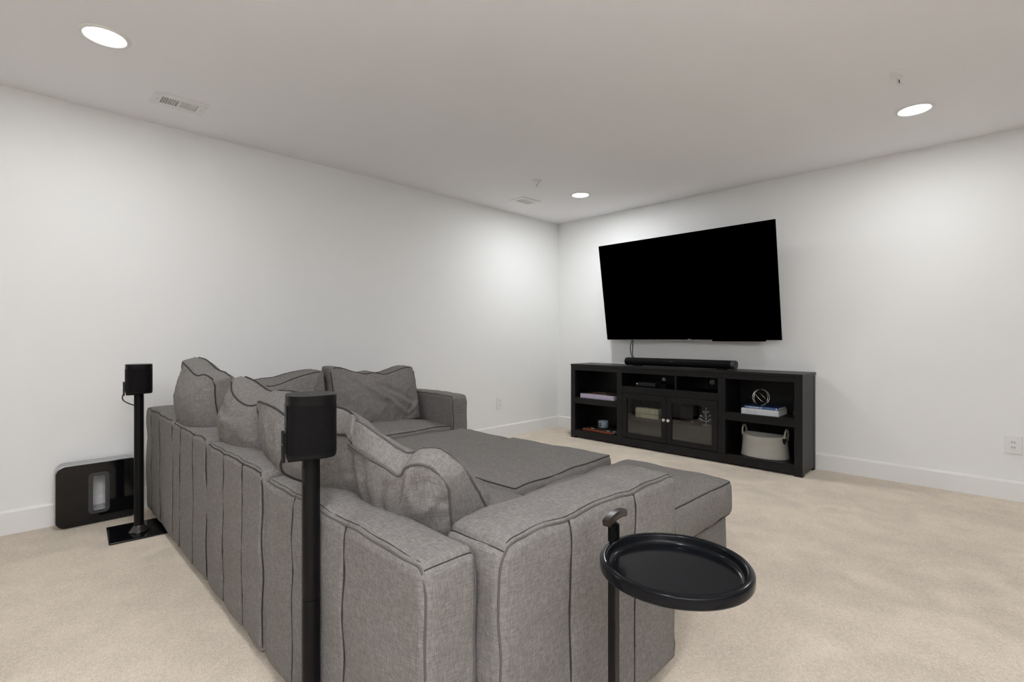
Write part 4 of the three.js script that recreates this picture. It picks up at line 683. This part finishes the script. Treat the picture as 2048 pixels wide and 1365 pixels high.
{
  const sp = printed(0.41, 0.045, (x, w, h) => { x.fillStyle = '#b7afc6'; x.fillRect(0, 0, w, h); for (let k = 0; k < 90; k++) { x.fillStyle = `rgba(${150 + rnd() * 90},${140 + rnd() * 80},${170 + rnd() * 60},0.35)`; x.beginPath(); x.ellipse(rnd() * w, rnd() * h, 20 + rnd() * 90, 6 + rnd() * 20, rnd() * 3, 0, 7); x.fill(); } x.strokeStyle = '#6d6484'; x.lineWidth = 5; x.beginPath(); x.moveTo(w * 0.20, h * 0.35); x.lineTo(w * 0.215, h * 0.62); x.lineTo(w * 0.24, h * 0.3); x.stroke(); });
  const cv = printed(0.41, 0.27, (x, w, h) => { x.fillStyle = '#2c2524'; x.fillRect(0, 0, w, h); for (let k = 0; k < 420; k++) { const c = ['#6e4630', '#b5946a', '#3d2e33', '#8e7a86', '#d8c9a6', '#51352a'][Math.floor(rnd() * 6)]; x.fillStyle = c; x.beginPath(); x.ellipse(w * (0.2 + rnd() * 0.55), rnd() * h, 8 + rnd() * 38, 5 + rnd() * 20, rnd() * 3, 0, 7); x.fill(); } }, 2500);
  lyingBook('large lavender book lying flat on the upper left console shelf', [0.815, 0.432, 0.225], 0.42, 0.046, 0.262, 0.0, sp, cv, std(0.42, 0.39, 0.5, 0.6));
  const mag = printed(0.38, 0.02, (x, w, h) => { x.fillStyle = '#8a4526'; x.fillRect(0, 0, w, h); for (let k = 0; k < 60; k++) { x.fillStyle = `rgba(${90 + rnd() * 90},${40 + rnd() * 30},20,0.5)`; x.fillRect(rnd() * w, 0, 2 + rnd() * 22, h); } }, 3000);
  lyingBook('thin rust brown book at the bottom of the lower left console shelf', [0.815, 0.0885, 0.225], 0.375, 0.017, 0.24, -0.03, mag, null, std(0.16, 0.06, 0.03, 0.6));
  const blk = printed(0.30, 0.02, (x, w, h) => { x.fillStyle = '#0e0f10'; x.fillRect(0, 0, w, h); x.fillStyle = '#e6ded0'; x.fillRect(w * 0.1, h * 0.3, w * 0.13, h * 0.4); x.fillRect(w * 0.75, h * 0.35, w * 0.13, h * 0.3); }, 3000);
  lyingBook('thin black book under the candle on the lower left console shelf', [0.850, 0.1058, 0.215], 0.315, 0.016, 0.225, -0.06, blk, null, std(0.012, 0.012, 0.013, 0.5));
  const c = thing('candle_jar', 'pale blue glass candle jar on the lower left console shelf', 'candle', [0.815, 0.122, 0.235]);
  const glass = new THREE.MeshPhysicalMaterial({ transmission: 0.55, roughness: 0.12, thickness: 0.004, ior: 1.45 }); glass.color.setRGB(0.55, 0.66, 0.74);
  localPart(c, 'jar', lathe([[0, 0.0], [0.046, 0.0], [0.053, 0.005], [0.054, 0.012], [0.054, 0.066], [0.052, 0.070], [0.0495, 0.066], [0.0495, 0.012], [0.046, 0.008], [0, 0.007]], 48), glass);
  localPart(c, 'wax', lathe([[0, 0.046], [0.02, 0.0455], [0.048, 0.047], [0.0485, 0.012], [0.046, 0.009], [0, 0.009]], 40), std(0.55, 0.64, 0.70, 0.6));
  localPart(c, 'wick', new THREE.CylinderGeometry(0.001, 0.001, 0.012, 8), blackMatte, [0, 0.051, 0]);
  const lb = printed(0.06, 0.04, (x, w, h) => { x.fillStyle = '#14181c'; x.fillRect(0, 0, w, h); x.fillStyle = '#c8d2da'; x.fillRect(w * 0.2, h * 0.3, w * 0.6, h * 0.1); x.fillRect(w * 0.3, h * 0.55, w * 0.4, h * 0.08); });
  const lg = new THREE.CylinderGeometry(0.0545, 0.0545, 0.038, 16, 1, true, -0.55, 0.75); localPart(c, 'label', lg, lb, [0, 0.036, 0]);
}
{ // small media player and adapter in the middle compartment
  const o = thing('media_player', 'flat black media player box with a white light in the console', 'media player', [1.336, 0.592, 0.205]);
  localPart(o, 'case', box(-0.107, 0.003, -0.075, 0.107, 0.040, 0.072, 0.004), std(0.02, 0.021, 0.023, 0.4));
  localPart(o, 'front_panel', box(-0.104, 0.006, 0.071, 0.104, 0.037, 0.0735, 0.001), std(0.028, 0.029, 0.032, 0.3));
  const led = new THREE.MeshStandardMaterial({ color: 0xffffff, emissive: 0xffffff, emissiveIntensity: 1.0 }); localPart(o, 'light', new THREE.BoxGeometry(0.005, 0.004, 0.001), led, [-0.092, 0.024, 0.0738], 'tiny white indicator light');
  for (const s of [-1, 1]) localPart(o, 'foot', box(s * 0.085 - 0.012, 0, -0.05, s * 0.085 + 0.012, 0.0032, 0.05, 0.001), rubber);
  const a = thing('power_adapter', 'small black adapter block right of the media player in the console', 'adapter', [1.512, 0.592, 0.235]);
  localPart(a, 'body', box(-0.03, 0, -0.028, 0.03, 0.030, 0.028, 0.004), blackPlastic); localPart(a, 'cord', tube([V(0.0, 0.015, -0.027), V(0.0, 0.018, -0.06), V(-0.03, 0.01, -0.10), V(-0.05, 0.03, -0.14)], 0.0022, false, 30), rubber);
}
{ // row of slim cream volumes behind the left glass door
  const cream = [std(0.52, 0.50, 0.36, 0.7), std(0.47, 0.455, 0.32, 0.7), std(0.55, 0.535, 0.40, 0.7)], band = std(0.12, 0.11, 0.07, 0.8);
  const N = 22, w0 = 0.252 / N, x00 = 1.212, z = 0.255; let first;
  for (let k = 0; k < N; k++) {
    const o = thing('slim_book', 'slim cream volume standing in the row behind the left glass door', 'book', [x00 + (k + 0.5) * w0, 0.282, z + 0.003 * noise2(k, 3)], 'row of slim cream volumes behind glass');
    const h = 0.094 + 0.0025 * noise2(k * 3, 1);
    localPart(o, 'cover', box(-w0 * 0.44, 0, -0.07, w0 * 0.44, h, 0.0, 0.002), cream[k % 3]);
    localPart(o, 'band', box(-w0 * 0.45, h * 0.42, -0.069, w0 * 0.45, h * 0.455, 0.0006, 0.0003), band);
  }
}
{ // dark boxes and a clear glass ornament behind the right door
  const a = thing('storage_box', 'dark square storage box left inside the right glass door', 'box', [1.745, 0.282, 0.19]);
  localPart(a, 'body', box(-0.062, 0, -0.06, 0.062, 0.165, 0.06, 0.008), std(0.008, 0.008, 0.009, 0.35)); localPart(a, 'lid', box(-0.064, 0.165, -0.062, 0.064, 0.182, 0.062, 0.005), std(0.01, 0.01, 0.011, 0.35)); localPart(a, 'clasp', new THREE.SphereGeometry(0.005, 12, 8), chrome, [0.058, 0.022, 0.058]);
  const b = thing('storage_box', 'dark wide storage box beside the glass ornament in the console', 'box', [1.895, 0.282, 0.13]);
  localPart(b, 'body', box(-0.07, 0, -0.05, 0.07, 0.15, 0.05, 0.006), std(0.011, 0.011, 0.013, 0.3)); localPart(b, 'lid', box(-0.072, 0.15, -0.052, 0.072, 0.166, 0.052, 0.004), std(0.012, 0.012, 0.014, 0.3));
  const o = thing('glass_ornament', 'clear glass branch ornament with beads inside the right glass door', 'ornament', [1.93, 0.282, 0.255]);
  const cl = new THREE.MeshPhysicalMaterial({ transmission: 0.75, thickness: 0.01, roughness: 0.12, ior: 1.5 }); cl.color.setRGB(0.9, 0.92, 0.95);
  localPart(o, 'foot', lathe([[0, 0.010], [0.012, 0.010], [0.03, 0.004], [0.034, 0], [0, 0]], 32), cl);
  localPart(o, 'stem', tube([V(0, 0.008, 0), V(0.004, 0.05, 0), V(-0.003, 0.09, 0.004), V(0.003, 0.14, 0)], 0.004, false, 30, 8), cl);
  const br = [[-0.06, 0.055, 0.0], [-0.045, 0.085, 0.006], [0.042, 0.06, 0.004], [0.035, 0.095, -0.004], [-0.02, 0.125, 0.0], [0.022, 0.128, 0.005], [0.002, 0.158, 0.0], [-0.035, 0.05, 0.012], [0.03, 0.045, 0.01]];
  for (const [x, y, z] of br) { localPart(o, 'twig', tube([V(0, y * 0.6 + 0.005, 0), V(x * 0.5, y * 0.85, z), V(x, y, z)], 0.0018, false, 16, 6), cl); localPart(o, 'bead', new THREE.SphereGeometry(0.0085, 16, 12), cl, [x, y, z]); }
}
{ // right open shelf
  const wh = printed(0.275, 0.046, (x, w, h) => { x.fillStyle = '#c9ccd0'; x.fillRect(0, 0, w, h); x.fillStyle = '#9a9da2'; x.font = `${Math.round(h * 0.56)}px sans-serif`; x.textBaseline = 'middle'; x.fillText('TAKE 100', w * 0.14, h * 0.52, w * 0.29); x.font = `${Math.round(h * 0.2)}px sans-serif`; x.fillStyle = '#a9acb0'; x.fillText('THE FUTURE OF FILM', w * 0.48, h * 0.5, w * 0.27); x.fillStyle = '#8f9296'; x.fillRect(w * 0.93, h * 0.42, h * 0.16, h * 0.16); });
  lyingBook('thick white book, lower of two on the right console shelf', [2.4175, 0.442, 0.2425], 0.285, 0.046, 0.235, 0.0, wh, null, std(0.62, 0.64, 0.66, 0.5));
  const bl = printed(0.26, 0.02, (x, w, h) => { x.fillStyle = '#21416f'; x.fillRect(0, 0, w, h); x.fillStyle = '#e9eef5'; x.font = `bold ${Math.round(h * 0.62)}px sans-serif`; x.textBaseline = 'middle'; x.fillText('THE SPORTS BUCKET LIST', w * 0.05, h * 0.52, w * 0.5); x.fillStyle = '#a9bdd8'; x.font = `${Math.round(h * 0.4)}px sans-serif`; x.fillText('101 SIGHTS EVERY FAN HAS TO SEE', w * 0.59, h * 0.54, w * 0.28); x.fillStyle = '#f2f4f7'; x.beginPath(); x.arc(w * 0.94, h * 0.5, h * 0.26, 0, 7); x.fill(); });
  lyingBook('slim dark blue book with white lettering, lying on the white book', [2.423, 0.4885, 0.243], 0.266, 0.021, 0.205, 0.01, bl, null, std(0.012, 0.03, 0.085, 0.45));
  const o = thing('wire_orb', 'silver ring sculpture of crossing hoops standing on the blue book', 'sculpture', [2.402, 0.510, 0.275]);
  const R = 0.0655, hoop = (rx, ry, rz, k = 1) => { const g = new THREE.TorusGeometry(R * k, 0.0027, 10, 72); g.rotateX(rx); g.rotateY(ry); g.rotateZ(rz); g.translate(0, R + 0.0025, 0); return g; };
  localPart(o, 'hoop', hoop(0.12, 0.62, 0.25), steelWire); localPart(o, 'hoop', hoop(-0.18, 0.95, -0.2, 0.985), steelWire); localPart(o, 'hoop', hoop(Math.PI / 2 - 0.02, 0.05, -0.83, 0.97), steelWire);
  const b = thing('wooden_figure', 'small brown wooden figure at the back of the right console shelf', 'figurine', [2.63, 0.442, 0.17]);
  const br = std(0.10, 0.045, 0.02, 0.5); localPart(b, 'body', lathe([[0, 0.06], [0.010, 0.058], [0.016, 0.048], [0.014, 0.036], [0.020, 0.022], [0.024, 0.008], [0.022, 0], [0, 0]], 28), br); localPart(b, 'head', new THREE.SphereGeometry(0.013, 18, 14), br, [0, 0.068, 0]);
}
{ // rope basket: an oval stack of stitched rope rounds
  const o = thing('rope_basket', 'oval grey rope basket with two handles on the lower right console shelf', 'basket', [2.415, 0.0885, 0.222]);
  const twist = dataTexture(128, (i, j) => { const k = 186 + 50 * Math.sin((i + j * 0.9) / 128 * Math.PI * 2 * 8) + 40 * (rnd() - 0.5); return [b8(k), b8(k * 0.985), b8(k * 0.95)]; }, true, 1 / 0.05);
  const rope = new THREE.MeshStandardMaterial({ map: twist, roughness: 0.95 }); rope.color.setRGB(0.86, 0.86, 0.83);
  const rows = 21, hgt = 0.182, n = 88, A = y => 0.166 + 0.012 * Math.pow(1 - y / hgt, 2) - 0.004 * smooth(0.3, 1, y / hgt), Bz = y => 0.112 + 0.012 * Math.pow(1 - y / hgt, 2);
  const dip = (t, y) => -0.012 * Math.pow(Math.sin(t), 2) * (y / hgt);
  for (let k = 0; k < rows; k++) {
    const y = 0.0045 + k * (hgt - 0.009) / (rows - 1), pts = []; for (let i = 0; i < 56; i++) { const t = i / 56 * Math.PI * 2; pts.push(V(A(y) * Math.sign(Math.cos(t)) * Math.pow(Math.abs(Math.cos(t)), 0.86), y + dip(t, y) + 0.0008 * noise2(t * 3, k), Bz(y) * Math.sign(Math.sin(t)) * Math.pow(Math.abs(Math.sin(t)), 0.86))); }
    const g = tube(pts, 0.0056, true, 112, 8), uv = g.attributes.uv; for (let i = 0; i < uv.count; i++) uv.setXY(i, uv.getX(i) * 0.85, uv.getY(i) * 0.035 + k * 0.013); localPart(o, 'rope_round', g, rope);
  }
  const bot = new THREE.CylinderGeometry(1, 1, 0.008, 48); bot.scale(0.170, 1, 0.116); localPart(o, 'bottom', bot, rope, [0, 0.0045, 0]);
  for (const s of [-1, 1]) {
    const X = 0.160 * s, g = tube([V(X, 0.145, 0.045), V(X + 0.004 * s, 0.19, 0.045), V(X + 0.006 * s, 0.225, 0.03), V(X + 0.006 * s, 0.238, 0.0), V(X + 0.006 * s, 0.225, -0.03), V(X + 0.004 * s, 0.19, -0.045), V(X, 0.145, -0.045)], 0.0075, false, 60, 8); localPart(o, 'handle', g, rope);
    for (const q of [-1, 1]) { const sh = new THREE.Shape(); sh.moveTo(-0.017, 0.02); sh.quadraticCurveTo(-0.018, -0.008, 0, -0.026); sh.quadraticCurveTo(0.018, -0.008, 0.017, 0.02); sh.lineTo(-0.017, 0.02); const e = new THREE.ExtrudeGeometry(sh, { depth: 0.004, bevelEnabled: true, bevelSize: 0.001, bevelThickness: 0.001, bevelSegments: 1 }); e.rotateY(s > 0 ? Math.PI / 2 - q * 0.55 : -Math.PI / 2 + q * 0.55); e.translate(s * 0.156, 0.150, q * 0.05); localPart(o, 'leather_tab', e, std(0.012, 0.010, 0.010, 0.45), [s * 0.007, 0, q * 0.004], 'black leather tab'); }
  }
}

renderer.render(scene, camera);
